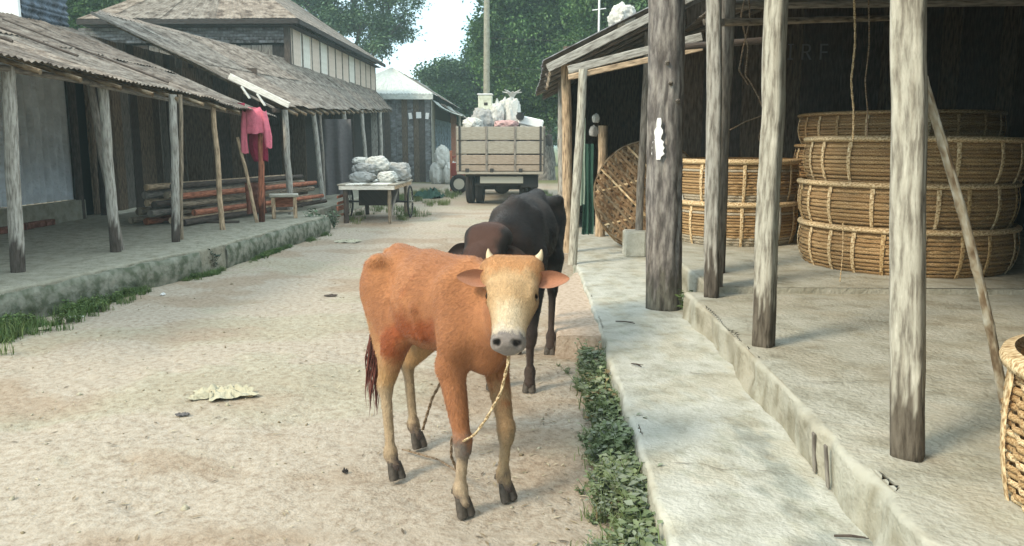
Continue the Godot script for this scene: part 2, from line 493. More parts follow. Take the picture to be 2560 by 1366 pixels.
func make_ground() -> void:
	gnoise.seed = 17
	prints.noise_type = FastNoiseLite.TYPE_CELLULAR
	prints.cellular_return_type = FastNoiseLite.RETURN_DISTANCE
	prints.frequency = 2.6
	prints.fractal_type = FastNoiseLite.FRACTAL_NONE
	prints.seed = 4
	gnoise.frequency = 0.05
	gnoise.fractal_octaves = 3
	var xs := spread([[-420, -60, 120], [-60, -12, 12], [-12, -5, 0.7], [-5, 0.8, 0.045], [0.8, 6, 0.65], [6, 60, 13.5], [60, 420, 120]])
	var zs := spread([[-600, -60, 135], [-60, -26, 2], [-26, -12, 0.2], [-12, -6.5, 0.07], [-6.5, -1.5, 0.04], [-1.5, 1, 0.2], [1, 20, 1.9], [20, 400, 95]])
	var mb := MB.new()
	var C := xs.size()
	for z in zs:
		for x in xs:
			var h := ground_height(x, z)
			var e := 0.03
			var nn := Vector3(ground_height(x - e, z) - ground_height(x + e, z), 2.0 * e, ground_height(x, z - e) - ground_height(x, z + e)).normalized()
			# dry pale crust, brown damp earth and a faint green-grey film of trodden dung, in patches
			var a := gnoise.get_noise_2d(x * 11.0 + 400.0, z * 17.0)
			var b := gnoise.get_noise_2d(x * 5.0 - 90.0, z * 8.0 + 70.0)
			var g := gnoise.get_noise_2d(x * 60.0 + 20.0, z * 90.0)
			var col := Color(1.0, 1.0, 1.0)
			col = col.lerp(Color(0.83, 0.76, 0.69), clampf((a + 0.16 * g - 0.03) * 5.0, 0.0, 1.0) * 0.85)
			col = col.lerp(Color(0.93, 0.99, 0.93), clampf((b + 0.1 * g - 0.05) * 5.0, 0.0, 1.0) * 0.7)
			col = col.lerp(Color(1.13, 1.10, 1.06), clampf((-a + 0.15 * g - 0.12) * 6.0, 0.0, 1.0) * 0.7)
			if z < -30.0 or x < -14.0 or x > 9.0: col = Color(0.45, 0.55, 0.3)
			mb.col = col
			mb.vert(Vector3(x, h, z), nn, Vector2(x, z))
	for i in zs.size() - 1:
		for j in C - 1:
			var q := i * C + j
			mb.quad(q, q + 1, q + C + 1, q + C)
	tag(build("ground", mb, M.dirt), "pale trodden dirt road between the stalls", "", "", "structure")
	# small stones trodden into the road
	var st := MB.new()
	var r := RandomNumberGenerator.new()
	r.seed = 99
	for k in 620:
		var z := -1.9 - pow(r.randf(), 1.4) * 15.0
		var x := r.randf_range(-4.1, 0.35)
		var s := r.randf_range(0.004, 0.011) * (1.0 + 0.9 * float(r.randf() < 0.06))
		var y := ground_height(x, z)
		var t := r.randf_range(0.75, 1.1)
		st.col = Color(t, t * 0.97, t * 0.92) if r.randf() < 0.6 else Color(0.55, 0.48, 0.40)
		var b := Basis(Vector3(r.randf() - 0.5, r.randf(), r.randf() - 0.5).normalized(), r.randf() * TAU)
		pebble(st, Vector3(x, y + s * 0.05, z), Vector3(s * 1.3, s * 0.7, s), b)
	tag(build("gravel", st, M.stone), "small loose stones scattered over the dirt road", "gravel", "", "stuff")

func pebble(mb: MB, at: Vector3, s: Vector3, b: Basis) -> void:
	var f := mb.v.size()
	for p in [Vector3(1, 0, 0), Vector3(-1, 0, 0), Vector3(0, 1, 0), Vector3(0, -1, 0), Vector3(0, 0, 1), Vector3(0, 0, -1), Vector3(0.65, 0.6, 0.5), Vector3(-0.6, 0.55, -0.6)]:
		mb.vert(at + b * (p * s), b * p.normalized(), Vector2.ZERO)
	for t in [[0, 6, 4], [6, 2, 4], [0, 2, 6], [4, 2, 1], [1, 2, 7], [7, 2, 5], [5, 2, 0], [1, 7, 5], [0, 4, 3], [4, 1, 3], [1, 5, 3], [5, 0, 3]]:
		mb.tri(f + t[0], f + t[1], f + t[2])

# a concrete block with a worn, uneven front edge: profile points (x out, y up) swept along z
func worn_slab(called: String, x_edge: Array, x_back: float, top: float, bottom: float, m: Material, out: float, label: String, wear := 0.018, seed_ := 0.0, cols := [0.75, 0.5, 0.25, 0.1], stain: Variant = null) -> MeshInstance3D:
	var mb := MB.new()
	var P := []
	for e in x_edge:   # [z, x]
		var z: float = e[0]
		var x: float = e[1]
		var w := wob.get_noise_2d(z * 9.0 + seed_, seed_) * wear * 2.0
		var w2 := wob.get_noise_2d(z * 38.0 + seed_, 7.0 + seed_) * wear
		var rd := 0.022 + absf(w2) * 1.2
		var row := [Vector3(x_back, top, z)]
		for q in cols:
			row.append(Vector3(lerpf(x, x_back, q), top + wob.get_noise_2d(z * 12.0 + q * 300.0, seed_ + 50.0) * 0.006, z))
		for q in 5:
			var t := q / 4.0 * PI * 0.5
			row.append(Vector3(x + out * (w + w2) - out * rd * (1.0 - sin(t)), top - rd * (1.0 - cos(t)), z))
		for q in [0.35, 0.7, 1.0]:
			row.append(Vector3(x + out * (w + w2 * (1.0 - q) + wob.get_noise_2d(z * 25.0, q * 90.0 + seed_) * wear), lerpf(top - rd, bottom, q), z))
		P.append(row)
	mb.grid(P, 0.3, out > 0.0)
	if stain != null:
		for i in mb.v.size(): mb.c[i] = stain.call(mb.v[i])
	# end faces
	for e in [0, P.size() - 1]:
		var row: Array = P[e]
		var ring := []
		for p in row: ring.append(p)
		ring.append(Vector3(x_back, bottom, row[0].z))
		mb.face(ring, Vector3(0, 0, 1 if row[0].z > P[P.size() / 2][0].z else -1))
	return tag(build(called, mb, m), label, "", "", "structure")

func edge_run(z0: float, z1: float, step: float, f: Callable) -> Array:
	var o := []
	var nst := int(ceil((z0 - z1) / step))
	for i in nst + 1:
		var z := lerpf(z0, z1, float(i) / nst)
		o.append([z, f.call(z)])
	return o

func left_edge(z: float) -> float:
	var t := -z
	if t < 9.1: return lerpf(-4.55, -3.87, clampf((t - 6.0) / 3.1, -0.6, 1.0))
	return lerpf(-3.87, -3.62, clampf((t - 9.1) / 3.6, 0.0, 2.0))

func make_left_platform() -> void:
	worn_slab("pavement_left", edge_run(-3.0, -13.6, 0.08, left_edge), -12.0, 0.3, -0.05, M.concrete_old, 1.0, "raised grey concrete walkway under the stalls opposite the baskets", 0.03, 3.0)
	# its face is old and mossy: a thin render coat, broken at one place
	for run in [[-3.0, -8.98], [-9.62, -13.5]]:
		var mb := MB.new()
		var P := []
		for e in edge_run(run[0], run[1], 0.06, left_edge):
			var z: float = e[0]
			var x: float = e[1] + 0.035 + wob.get_noise_2d(z * 30.0, 3.0) * 0.02
			var row := []
			for q in 6:
				var y := lerpf(0.262 + wob.get_noise_2d(z * 60.0, 9.0) * 0.02, -0.04, q / 5.0)
				row.append(Vector3(x + 0.025 * sin(q / 5.0 * PI) + wob.get_noise_2d(z * 70.0, q * 40.0) * 0.015, y, z))
			row.push_front(Vector3(x - 0.09, row[0].y + 0.004, z))
			P.append(row)
		mb.grid(P, 0.3, true)
		tag(build("kerb_render", mb, M.concrete_moss), "mossy cracked render on the walkway kerb", "", "", "structure")
	# ground floor inside the shops beyond the walkway's end
	worn_slab("shop_floor", edge_run(-13.6, -24.0, 0.3, func(_z): return -4.15), -12.0, 0.26, -0.05, M.concrete_old, 1.0, "worn concrete floor strip in front of the far shops", 0.02, 9.0)

func spot(p: Vector3, fx: float, fz: float, seed_: float) -> float:
	return wob.get_noise_2d(p.x * fx + seed_, p.z * fz) + 0.5 * wob.get_noise_2d(p.x * fx * 3.3, p.z * fz * 3.3 + seed_)

func make_right_platform() -> void:
	# trodden dirt, damp run-off at the foot of the step and old stains, in patches with their own outline
	var walk := func(p: Vector3) -> Color:
		var c := Color(1.04, 1.04, 1.0)
		c = c.lerp(Color(0.94, 0.89, 0.83), clampf((spot(p, 55.0, 30.0, 11.0) - 0.08) * 6.0, 0.0, 1.0) * 0.7)
		c = c.lerp(Color(0.62, 0.66, 0.68), clampf((spot(p, 80.0, 34.0, 60.0) + 0.55 - absf(p.x - 0.98) * 3.4 - absf(p.z + 2.1) * 0.42) * 7.0, 0.0, 1.0) * 0.75)
		c = c.lerp(Color(0.66, 0.68, 0.64), clampf((spot(p, 120.0, 90.0, 5.0) - 0.42) * 9.0, 0.0, 1.0) * 0.6)
		if p.y < 0.13: c = c.lerp(Color(0.5, 0.52, 0.42), clampf((spot(p, 60.0, 60.0, 90.0) + 0.3) * 4.0, 0.0, 1.0))
		return c
	var cols := [0.75, 0.5]
	for i in 27: cols.append(lerpf(0.14, 0.004, i / 26.0))
	worn_slab("pavement_right", edge_run(3.0, -16.0, 0.05, func(_z): return 0.455), 6.2, 0.2, -0.06, M.concrete, -1.0, "pale concrete walkway beside the dirt road", 0.020, 21.0, cols, walk)
	var floor_c := func(p: Vector3) -> Color:
		var c := Color(1.05, 1.03, 1.0)
		c = c.lerp(Color(0.88, 0.84, 0.79), clampf((spot(p, 30.0, 24.0, 31.0) - 0.05) * 5.0, 0.0, 1.0) * 0.7)
		c = c.lerp(Color(0.62, 0.60, 0.57), clampf((spot(p, 90.0, 60.0, 77.0) - 0.40) * 8.0, 0.0, 1.0) * 0.6)
		if p.y < 0.37:
			c = c.lerp(Color(0.55, 0.52, 0.45), clampf((spot(Vector3(p.y * 0.4, 0, p.z), 60.0, 90.0, 15.0) - 0.15) * 6.0, 0.0, 1.0) * 0.8)
		return c
	var c2 := [0.8]
	for i in 30: c2.append(lerpf(0.55, 0.004, i / 29.0))
	worn_slab("veranda_floor", edge_run(3.0, -5.95, 0.05, func(_z): return 1.135), 6.1, 0.4, 0.15, M.concrete_floor, -1.0, "raised concrete veranda floor with a worn stepped edge", 0.042, 33.0, c2, floor_c)
	worn_slab("basket_floor", edge_run(-5.9, -10.6, 0.08, func(_z): return 1.30), 6.1, 0.445, 0.15, M.concrete_floor, -1.0, "slightly higher concrete floor under the stacked baskets", 0.015, 44.0, c2, floor_c)
	worn_slab("road_slab", edge_run(-5.5, -8.3, 0.06, func(z): return 0.15 + clampf((-7.3 - z) * 0.25, 0.0, 0.25)), 0.6, 0.165, -0.06, M.sand, -1.0, "sandy slab crossing the ditch beside the walkway", 0.03, 55.0)
	# hairline cracks and joints, filled with dirt
	for q in [[Vector3(0.50, 0.2, -3.15), Vector3(1.10, 0.2, -3.02)], [Vector3(0.50, 0.2, -4.42), Vector3(1.10, 0.2, -4.46)], [Vector3(0.50, 0.2, -5.62), Vector3(1.11, 0.2, -5.7)], [Vector3(0.50, 0.2, -7.3), Vector3(1.25, 0.2, -7.4)], [Vector3(1.20, 0.4, -3.62), Vector3(2.7, 0.4, -3.75)]]:
		crack(q[0], q[1])

func crack(a: Vector3, b: Vector3) -> void:
	var mb := MB.new()
	var n := int((b - a).length() / 0.03)
	var side := (b - a).cross(Vector3.UP).normalized()
	var L := []
	var R := []
	var s := a.x * 70.0 + a.z * 30.0
	for i in n + 1:
		var t := float(i) / n
		var p := a.lerp(b, t) + side * (wob.get_noise_2d(t * 90.0, s) * 0.05 + wob.get_noise_2d(t * 400.0, s) * 0.015) + Vector3(0, 0.0075, 0)
		var w := maxf(0.0004, 0.0011 + wob.get_noise_2d(t * 300.0, s + 50.0) * 0.004)
		L.append(p + side * w)
		R.append(p - side * w)
	mb.grid([L, R], 0.1, false)
	if mb.n[0].y < 0.0:
		mb = MB.new()
		mb.grid([R, L], 0.1, false)
	tag(build("pavement_crack", mb, M.dirt_dark), "dirt-filled crack in the concrete", "", "", "structure")

# ------------------------------------------------------------------ tin roofs
# one sheet: patch eave a-b, top d-c; ridges run from eave to top
func tin_sheet(called: String, a: Vector3, b: Vector3, c: Vector3, d: Vector3, m: Material, parent: Node3D, pitch := 0.09, amp := 0.011, sag := 0.02, per_wave := 4) -> MeshInstance3D:
	var mb := MB.new()
	var w := (b - a).length()
	var waves := maxi(2, int(round(w / pitch)))
	var nu := waves * per_wave
	var nv := 5
	var nn := (d - a).cross(b - a).normalized()
	if nn.y < 0.0: nn = -nn
	if absf(nn.y) < 0.05: nn = nn
	var s := rng.randf() * 90.0
	var P := []
	for i in nv + 1:
		var t := float(i) / nv
		var row := []
		for j in nu + 1:
			var u := float(j) / nu
			var p: Vector3 = a.lerp(b, u).lerp(d.lerp(c, u), t)
			p += nn * (sin(u * waves * TAU) * amp - sag * sin(t * PI) * (0.6 + wob.get_noise_2d(s, u * 20.0)) + wob.get_noise_2d(s + t * 30.0, u * 25.0) * sag * 0.8)
			row.append(p)
		P.append(row)
	var f := mb.v.size()
	for i in nv + 1:
		for j in nu + 1:
			var ea: Vector3 = P[mini(i + 1, nv)][j] - P[maxi(i - 1, 0)][j]
			var eb: Vector3 = P[i][mini(j + 1, nu)] - P[i][maxi(j - 1, 0)]
			var n2 := ea.cross(eb).normalized()
			if n2.dot(nn) < 0.0: n2 = -n2
			mb.vert(P[i][j], n2, Vector2(w * j / nu + s, (d - a).length() * i / nv))
	for i in nv:
		for j in nu:
			var q := f + i * (nu + 1) + j
			mb.quad(q, q + 1, q + nu + 2, q + nu + 1)
	return build(called, mb, m, parent)

func along_line(L: Array, t: float) -> Vector3:
	var total := 0.0
	for i in L.size() - 1: total += (L[i + 1] - L[i]).length()
	var want := clampf(t, 0.0, 1.0) * total
	for i in L.size() - 1:
		var l: float = (L[i + 1] - L[i]).length()
		if want <= l or i == L.size() - 2: return L[i].lerp(L[i + 1], want / l)
		want -= l
	return L[-1]

# sheets laid side by side between an eave line and a top line, in overlapping rows
func tin_roof(parent: Node3D, eave: Array, top: Array, count: int, rows: int, mats: Array, rag := 0.06, pitch := 0.09, sag := 0.02, amp := 0.011) -> void:
	for k in rows:
		for i in count:
			var t0 := (i - 0.04) / count
			var t1 := (i + 1.04) / count
			var v0 := maxf(0.0, float(k) / rows - 0.03)
			var v1 := minf(1.0, (k + 1.0) / rows + 0.02)
			var e0 := along_line(eave, t0)
			var e1 := along_line(eave, t1)
			var q0 := along_line(top, t0)
			var q1 := along_line(top, t1)
			var lift := Vector3(0, 0.010 * k + 0.007 * (i % 2) + rng.randf() * 0.01, 0)
			var out := (e0 - q0).normalized() * rng.randf_range(-0.2, 1.0) * rag if k == 0 else Vector3.ZERO
			tin_sheet("roof_sheet", e0.lerp(q0, v0) + lift + out, e1.lerp(q1, v0) + lift + out * rng.randf_range(0.6, 1.2), e1.lerp(q1, v1) + lift, e0.lerp(q0, v1) + lift, mats[rng.randi() % mats.size()], parent, pitch, amp, sag)

func boards(parent: Node3D, called: String, a: Vector3, b: Vector3, h0: float, h1: float, width: float, mats: Array, thick := 0.02, gap := 0.010) -> void:
	var l := (b - a).length()
	var n := maxi(1, int(round(l / width)))
	var d := (b - a).normalized()
	var side := d.cross(Vector3.UP)
	for i in n:
		var w := l / n - gap * rng.randf_range(0.4, 2.0)
		var at := a + d * (l * (i + 0.5) / n) + side * rng.randf_range(-0.014, 0.014)
		piece(called, Vector3(at.x, (h0 + h1) * 0.5 + rng.randf_range(-0.012, 0.0), at.z), Vector3(w, h1 - h0, thick), mats[rng.randi() % mats.size()], parent, Basis(d, Vector3.UP, d.cross(Vector3.UP)), 0.004)

func make_left_row() -> void:
	# ---- near stall row
	var s := thing("market_stall", "long tin-roofed stall row with leaning posts, nearest on the walkway opposite the baskets", "stall", Vector3.ZERO)
	var tins := [M.tin_a, M.tin_b, M.tin_c, M.tin_a]
	var eave := [Vector3(-5.05, 2.36, -4.0), Vector3(-4.62, 2.27, -7.0), Vector3(-4.42, 2.13, -10.2), Vector3(-4.36, 1.98, -13.3)]
	var top := [Vector3(-8.1, 3.3, -4.0), Vector3(-7.9, 3.35, -8.0), Vector3(-7.6, 3.34, -13.4)]
	tin_roof(s, eave, top, 13, 2, tins, 0.13, 0.09, 0.035)
	# rafters and purlins under it
	for i in 15:
		var t := (i + 0.3) / 15.0
		var e := along_line(eave, t)
		var q := along_line(top, t)
		pole("rafter", e.lerp(q, -0.03 - rng.randf() * 0.03) + Vector3(0, -0.075, 0), q + Vector3(0, -0.085, 0), 0.026, 0.03, M.bamboo_old, s, 0.01, 7, 0.08, 6)
	for v in [0.05, 0.4, 0.75]:
		var e0: Vector3 = eave[0].lerp(top[0], v)
		var e1: Vector3 = eave[3].lerp(top[2], v)
		pole("purlin", e0 + Vector3(0, -0.13, 0), along_line(eave, 0.5).lerp(along_line(top, 0.5), v) + Vector3(0, -0.12, 0), 0.035, 0.03, M.wood_grey, s, 0.02, 7, 0.1, 8)
		pole("purlin", along_line(eave, 0.48).lerp(along_line(top, 0.48), v) + Vector3(0, -0.13, 0), e1 + Vector3(0, -0.13, 0), 0.035, 0.03, M.wood_grey, s, 0.02, 7, 0.1, 8)
	# thin poles laid on the sheets to hold them down
	for t in [0.30, 0.38, 0.46, 0.58, 0.7]:
		var e := along_line(eave, t)
		var q := along_line(top, t + 0.015)
		pole("weight_pole", e.lerp(q, rng.randf_range(0.05, 0.3)) + Vector3(0, 0.04, 0), e.lerp(q, rng.randf_range(0.75, 0.98)) + Vector3(0, 0.05, 0), 0.016, 0.012, M.wood_dark2, s, 0.02, 6, 0.1, 8)
	# posts: foot, top
	var posts := [[-4.91, -7.36, -4.845, 2.2, 0.058, M.wood], [-4.72, -8.79, -4.745, 2.12, 0.052, M.wood], [-4.75, -8.95, -4.97, 2.2, 0.038, M.wood_grey], [-4.46, -9.73, -4.395, 2.09, 0.045, M.wood], [-4.49, -9.95, -4.4, 2.1, 0.026, M.wood_tan], [-4.42, -11.13, -4.468, 2.01, 0.034, M.wood_tan_pale], [-4.26, -12.31, -4.225, 1.93, 0.043, M.wood_red], [-4.30, -12.2, -4.55, 1.6, 0.025, M.wood_tan_pale], [-5.05, -5.6, -5.1, 2.25, 0.055, M.wood]]
	for p in posts:
		pole("post", Vector3(p[0], 0.29, p[1]), Vector3(p[2], p[3], p[1] - 0.03), p[4] * 1.12, p[4], p[5], s, 0.02, 12, 0.09, 26, Color(0.22, 0.19, 0.18) if p[4] > 0.04 else Color(0, 0, 0, 0), 0.28)
	# back wall: pale corrugated panel, then a dark doorway, then old boards
	for i in 2:
		var z0 := -10.95 - i * 0.86
		tin_sheet("wall_sheet", Vector3(-7.46, 0.62, z0), Vector3(-7.46, 0.62, z0 - 0.9), Vector3(-7.46, 3.2, z0 - 0.9), Vector3(-7.46, 3.2, z0), M.tin_white, s, 0.17, 0.035, 0.008, 8)
	piece("plinth", Vector3(-7.42, 0.45, -11.0), Vector3(0.22, 0.32, 3.6), M.concrete_old, s)
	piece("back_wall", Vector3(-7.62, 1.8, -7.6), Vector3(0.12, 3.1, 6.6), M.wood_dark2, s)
	# a course of red bricks along its foot
	for i in 9:
		piece("brick", Vector3(-7.24 + rng.randf_range(-0.03, 0.04), 0.345, -9.5 - i * 0.27), Vector3(0.12, 0.085, 0.24), M.brick, s, Basis(Vector3.UP, rng.randf_range(-0.15, 0.15)), 0.008)
	boards(s, "board", Vector3(-7.5, 0, -13.35), Vector3(-7.5, 0, -20.1), 0.32, 3.3, 0.3, [M.wood_shop, M.wood_shop2, M.wood_shop, M.wood_dark2, M.wood_grey], 0.03)
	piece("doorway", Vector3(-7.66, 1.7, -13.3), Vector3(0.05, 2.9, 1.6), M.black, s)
	pole("door_post", Vector3(-7.35, 0.3, -12.72), Vector3(-7.35, 3.1, -12.72), 0.06, 0.06, M.wood_dark2, s)
	pole("door_post", Vector3(-7.35, 0.3, -13.4), Vector3(-7.35, 3.1, -13.4), 0.05, 0.05, M.wood_dark, s)

	# ---- second stall row with the broken pale fascia
	var r := thing("market_stall", "second stall row with smooth brown tin roof and pale broken gable boards", "stall", Vector3.ZERO)
	var e2 := [Vector3(-4.3, 2.14, -13.72), Vector3(-4.72, 2.36, -19.6), Vector3(-5.5, 2.82, -31.0)]
	var t2 := [Vector3(-7.42, 3.66, -13.72), Vector3(-6.25, 3.58, -19.9), Vector3(-6.22, 3.62, -31.0)]
	tin_roof(r, e2, t2, 20, 2, [M.tin_a, M.tin_b, M.tin_a], 0.10, 0.10, 0.02, 0.008)
	tin_roof(r, [Vector3(-7.40, 3.67, -13.72), Vector3(-6.3, 3.60, -20.0)], [Vector3(-8.1, 3.95, -15.2), Vector3(-8.9, 4.25, -20.05)], 7, 1, [M.tin_b, M.tin_a], 0.0, 0.10, 0.02, 0.008)
	for i in 22:
		var t := (i + 0.4) / 22.0
		var e := along_line(e2, t)
		var q := along_line(t2, t)
		pole("rafter", e.lerp(q, -0.06) + Vector3(0, -0.07, 0), q + Vector3(0, -0.08, 0), 0.028, 0.03, M.bamboo_old, r, 0.008, 7, 0.08, 5)
	pole("purlin", e2[0] + Vector3(-0.12, -0.08, 0.1), e2[1] + Vector3(-0.1, -0.10, 0), 0.04, 0.035, M.wood_dark2, r, 0.02, 7, 0.1, 8)
	pole("purlin", e2[1] + Vector3(-0.1, -0.10, 0), e2[2] + Vector3(-0.1, -0.12, 0), 0.04, 0.035, M.wood_dark2, r, 0.02, 7, 0.1, 8)
	# gable boards: pale, broken, two lengths with a gap and short cross pieces
	var ga := Vector3(-4.22, 2.13, -13.62)
	var gb := Vector3(-7.42, 3.64, -13.62)
	bar("gable_board", ga.lerp(gb, -0.02) + Vector3(0, 0.04, 0), ga.lerp(gb, 0.29) + Vector3(0, 0.055, 0), 0.035, 0.10, M.plank_white, r)
	bar("gable_board", ga.lerp(gb, 0.06) + Vector3(0, -0.13, -0.02), ga.lerp(gb, 0.22) + Vector3(0, -0.11, -0.02), 0.03, 0.04, M.wood_grey, r)
	bar("gable_board", ga.lerp(gb, 0.30) + Vector3(0, 0.03, 0), ga.lerp(gb, 1.0) + Vector3(0, 0.02, 0), 0.03, 0.05, M.wood_grey, r)
	for v in [0.12, 0.2]:
		var p := ga.lerp(gb, v)
		bar("gable_strut", p + Vector3(0.05, -0.18, 0.03), p + Vector3(-0.08, 0.02, 0.03), 0.05, 0.03, M.plank_white, r)
	for p in [[-4.30, -13.95, -4.34, 2.08, 0.052, M.wood], [-4.52, -16.9, -4.66, 2.2, 0.05, M.wood], [-4.56, -17.2, -4.6, 2.2, 0.03, M.wood_grey], [-4.72, -20.2, -4.8, 2.3, 0.055, M.wood], [-4.9, -23.2, -5.0, 2.45, 0.055, M.wood], [-5.2, -27.0, -5.2, 2.55, 0.06, M.wood]]:
		pole("post", Vector3(p[0], 0.25, p[1]), Vector3(p[2], p[3], p[1]), p[4] * 1.1, p[4], p[5], r, 0.018, 10, 0.09, 18)
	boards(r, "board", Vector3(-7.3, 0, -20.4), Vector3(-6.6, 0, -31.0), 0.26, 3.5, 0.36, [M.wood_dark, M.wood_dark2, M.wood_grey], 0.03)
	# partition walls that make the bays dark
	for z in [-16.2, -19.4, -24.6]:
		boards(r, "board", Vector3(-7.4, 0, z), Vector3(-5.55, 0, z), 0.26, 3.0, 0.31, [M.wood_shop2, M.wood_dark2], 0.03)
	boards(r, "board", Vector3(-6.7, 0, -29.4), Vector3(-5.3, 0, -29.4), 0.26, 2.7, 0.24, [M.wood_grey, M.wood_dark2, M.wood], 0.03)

func make_left_far() -> void:
	# ---- blue and white shed rising behind the near roof
	var b := thing("tin_shed", "dark blue corrugated shed with white end wall behind the near stall roof", "shed", Vector3.ZERO)
	for i in 4:
		tin_sheet("wall_sheet", Vector3(-7.95, 2.6 + i * 0.52, -12.6), Vector3(-7.95, 3.16 + i * 0.52, -12.6), Vector3(-7.95, 3.16 + i * 0.52, -13.85), Vector3(-7.95, 2.6 + i * 0.52, -13.85), M.tin_blue, b, 0.11, 0.022, 0.0)
	for i in 3:
		boards(b, "board", Vector3(-8.75 - i * 0.8, 0, -12.55), Vector3(-8.0 - i * 0.8, 0, -12.55), 2.6, 4.6, 0.25, [M.plaster if i > 0 else M.white], 0.03)
	piece("corner_post", Vector3(-7.96, 3.6, -12.53), Vector3(0.06, 2.2, 0.06), M.white, b)
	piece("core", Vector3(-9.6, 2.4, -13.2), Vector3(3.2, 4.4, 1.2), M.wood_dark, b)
	tin_roof(b, [Vector3(-7.7, 4.55, -12.3), Vector3(-7.7, 4.55, -14.1)], [Vector3(-11.2, 5.4, -12.3), Vector3(-11.2, 5.4, -14.1)], 3, 1, [M.tin_grey])

	# ---- two-storey house with the hipped roof
	var h := thing("timber_house", "two-storey plank house with hipped brown tin roof above the stall row", "house", Vector3.ZERO)
	var c0 := Vector3(-5.78, 4.5, -19.9)
	var c1 := Vector3(-11.2, 4.5, -19.9)
	var c2 := Vector3(-5.78, 4.5, -31.2)
	var c3 := Vector3(-11.2, 4.5, -31.2)
	var r0 := Vector3(-8.45, 6.35, -22.6)
	var r1 := Vector3(-8.45, 6.35, -28.6)
	tin_roof(h, [c0, c1], [r0 + Vector3(0.03, 0, 0), r0 - Vector3(0.03, 0, 0)], 8, 1, [M.tin_b, M.tin_b, M.tin_a], 0.02, 0.1, 0.01, 0.006)
	tin_roof(h, [c0, c2], [r0, r1], 12, 1, [M.tin_a, M.tin_b], 0.02, 0.12, 0.01, 0.008)
	tin_roof(h, [c1, c3], [r0, r1], 6, 1, [M.tin_a], 0.02, 0.2, 0.01)
	tin_roof(h, [c2, c3], [r1 + Vector3(0.03, 0, 0), r1 - Vector3(0.03, 0, 0)], 4, 1, [M.tin_a], 0.02, 0.2, 0.01)
	bar("eave_board", c0 + Vector3(0.02, -0.07, 0.02), c1 + Vector3(0, -0.07, 0.02), 0.04, 0.12, M.wood_dark, h)
	bar("eave_board", c0 + Vector3(0.02, -0.07, -0.02), c2 + Vector3(0.02, -0.07, 0), 0.04, 0.12, M.wood_dark, h)
	piece("soffit", Vector3(-8.5, 4.36, -25.5), Vector3(5.2, 0.03, 11.1), M.wood_dark, h)
	# front: horizontal siding above, louvred opening, blue-grey panel, corner post
	for i in 5:
		piece("siding_board", Vector3(-8.75, 4.30 - i * 0.075, -20.24 + i * 0.004), Vector3(5.25, 0.068, 0.03), M.tin_grey, h)
	boards(h, "board", Vector3(-11.3, 0, -20.3), Vector3(-8.3, 0, -20.3), 2.9, 3.93, 0.28, [M.wood_grey, M.wood_dark2], 0.03)
	for i in 9:
		piece("louvre_slat", Vector3(-8.22 + i * 0.095, 3.68, -20.24), Vector3(0.05, 0.5, 0.03), M.wood if i % 3 else M.wood_pale, h)
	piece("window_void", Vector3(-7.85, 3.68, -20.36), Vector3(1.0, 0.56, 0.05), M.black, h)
	boards(h, "board", Vector3(-8.3, 0, -20.32), Vector3(-7.35, 0, -20.32), 2.9, 3.42, 0.24, [M.wood_grey], 0.03)
	boards(h, "board", Vector3(-7.35, 0, -20.3), Vector3(-6.55, 0, -20.3), 2.9, 3.93, 0.27, [M.tin_grey, M.wood_grey], 0.03)
	piece("corner_post", Vector3(-6.15, 3.65, -20.24), Vector3(0.14, 1.6, 0.14), M.wood_dark2, h)
	boards(h, "board", Vector3(-6.55, 0, -20.3), Vector3(-6.22, 0, -20.3), 2.9, 3.93, 0.16, [M.wood_dark], 0.03)
	# street wall: wide pinkish panels with battens
	boards(h, "wall_panel", Vector3(-6.12, 0, -20.3), Vector3(-6.12, 0, -31.0), 2.9, 4.36, 0.9, [M.wall_pink, M.wall_pink, M.plank_white], 0.03, 0.002)
	for i in 13:
		piece("batten", Vector3(-6.09, 3.6, -20.45 - i * 0.87), Vector3(0.03, 1.5, 0.045), M.wood_grey, h)
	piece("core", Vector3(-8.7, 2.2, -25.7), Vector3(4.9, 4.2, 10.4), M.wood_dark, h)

	# ---- small house with bleached roof, dark front and blue shutter, beside the truck
	var g := thing("village_house", "low house with bleached pale roof and blue shutter left of the truck", "house", Vector3.ZERO)
	var d0 := Vector3(-4.0, 3.42, -31.6)
	var d1 := Vector3(-8.2, 3.42, -31.6)
	var d2 := Vector3(-3.9, 3.22, -50.0)
	var d3 := Vector3(-8.2, 3.4, -50.0)
	var g0 := Vector3(-6.0, 4.62, -34.0)
	var g1 := Vector3(-6.0, 4.62, -48.0)
	tin_roof(g, [d0, d1], [g0 + Vector3(0.05, 0, 0), g0 - Vector3(0.05, 0, 0)], 6, 1, [M.tin_pale], 0.03, 0.12, 0.01, 0.01)
	tin_roof(g, [d0, d2], [g0, g1], 14, 1, [M.tin_pale, M.tin_b], 0.05, 0.2, 0.02, 0.012)
	tin_roof(g, [d1, d3], [g0, g1], 6, 1, [M.tin_a], 0.03, 0.25, 0.02)
	bar("fascia", d0 + Vector3(0, -0.12, 0.03), d1 + Vector3(0, -0.1, 0.03), 0.03, 0.2, M.tin_pale, g)
	# a drooping sheet awning on the street side
	for i in 5:
		var z := -32.0 - i * 2.2
		tin_sheet("awning_sheet", Vector3(-3.0 - i * 0.05, 2.62, z), Vector3(-3.0 - i * 0.05, 2.60, z - 2.25), Vector3(-4.1, 3.2, z - 2.25), Vector3(-4.1, 3.2, z), M.tin_pale if i % 2 == 0 else M.tin_b, g, 0.2, 0.012, 0.12)
	boards(g, "board", Vector3(-6.2, 0, -31.9), Vector3(-4.15, 0, -31.9), 0.0, 3.3, 0.22, [M.tin_grey, M.wood_dark2, M.tin_grey, M.wood_shop2], 0.04)
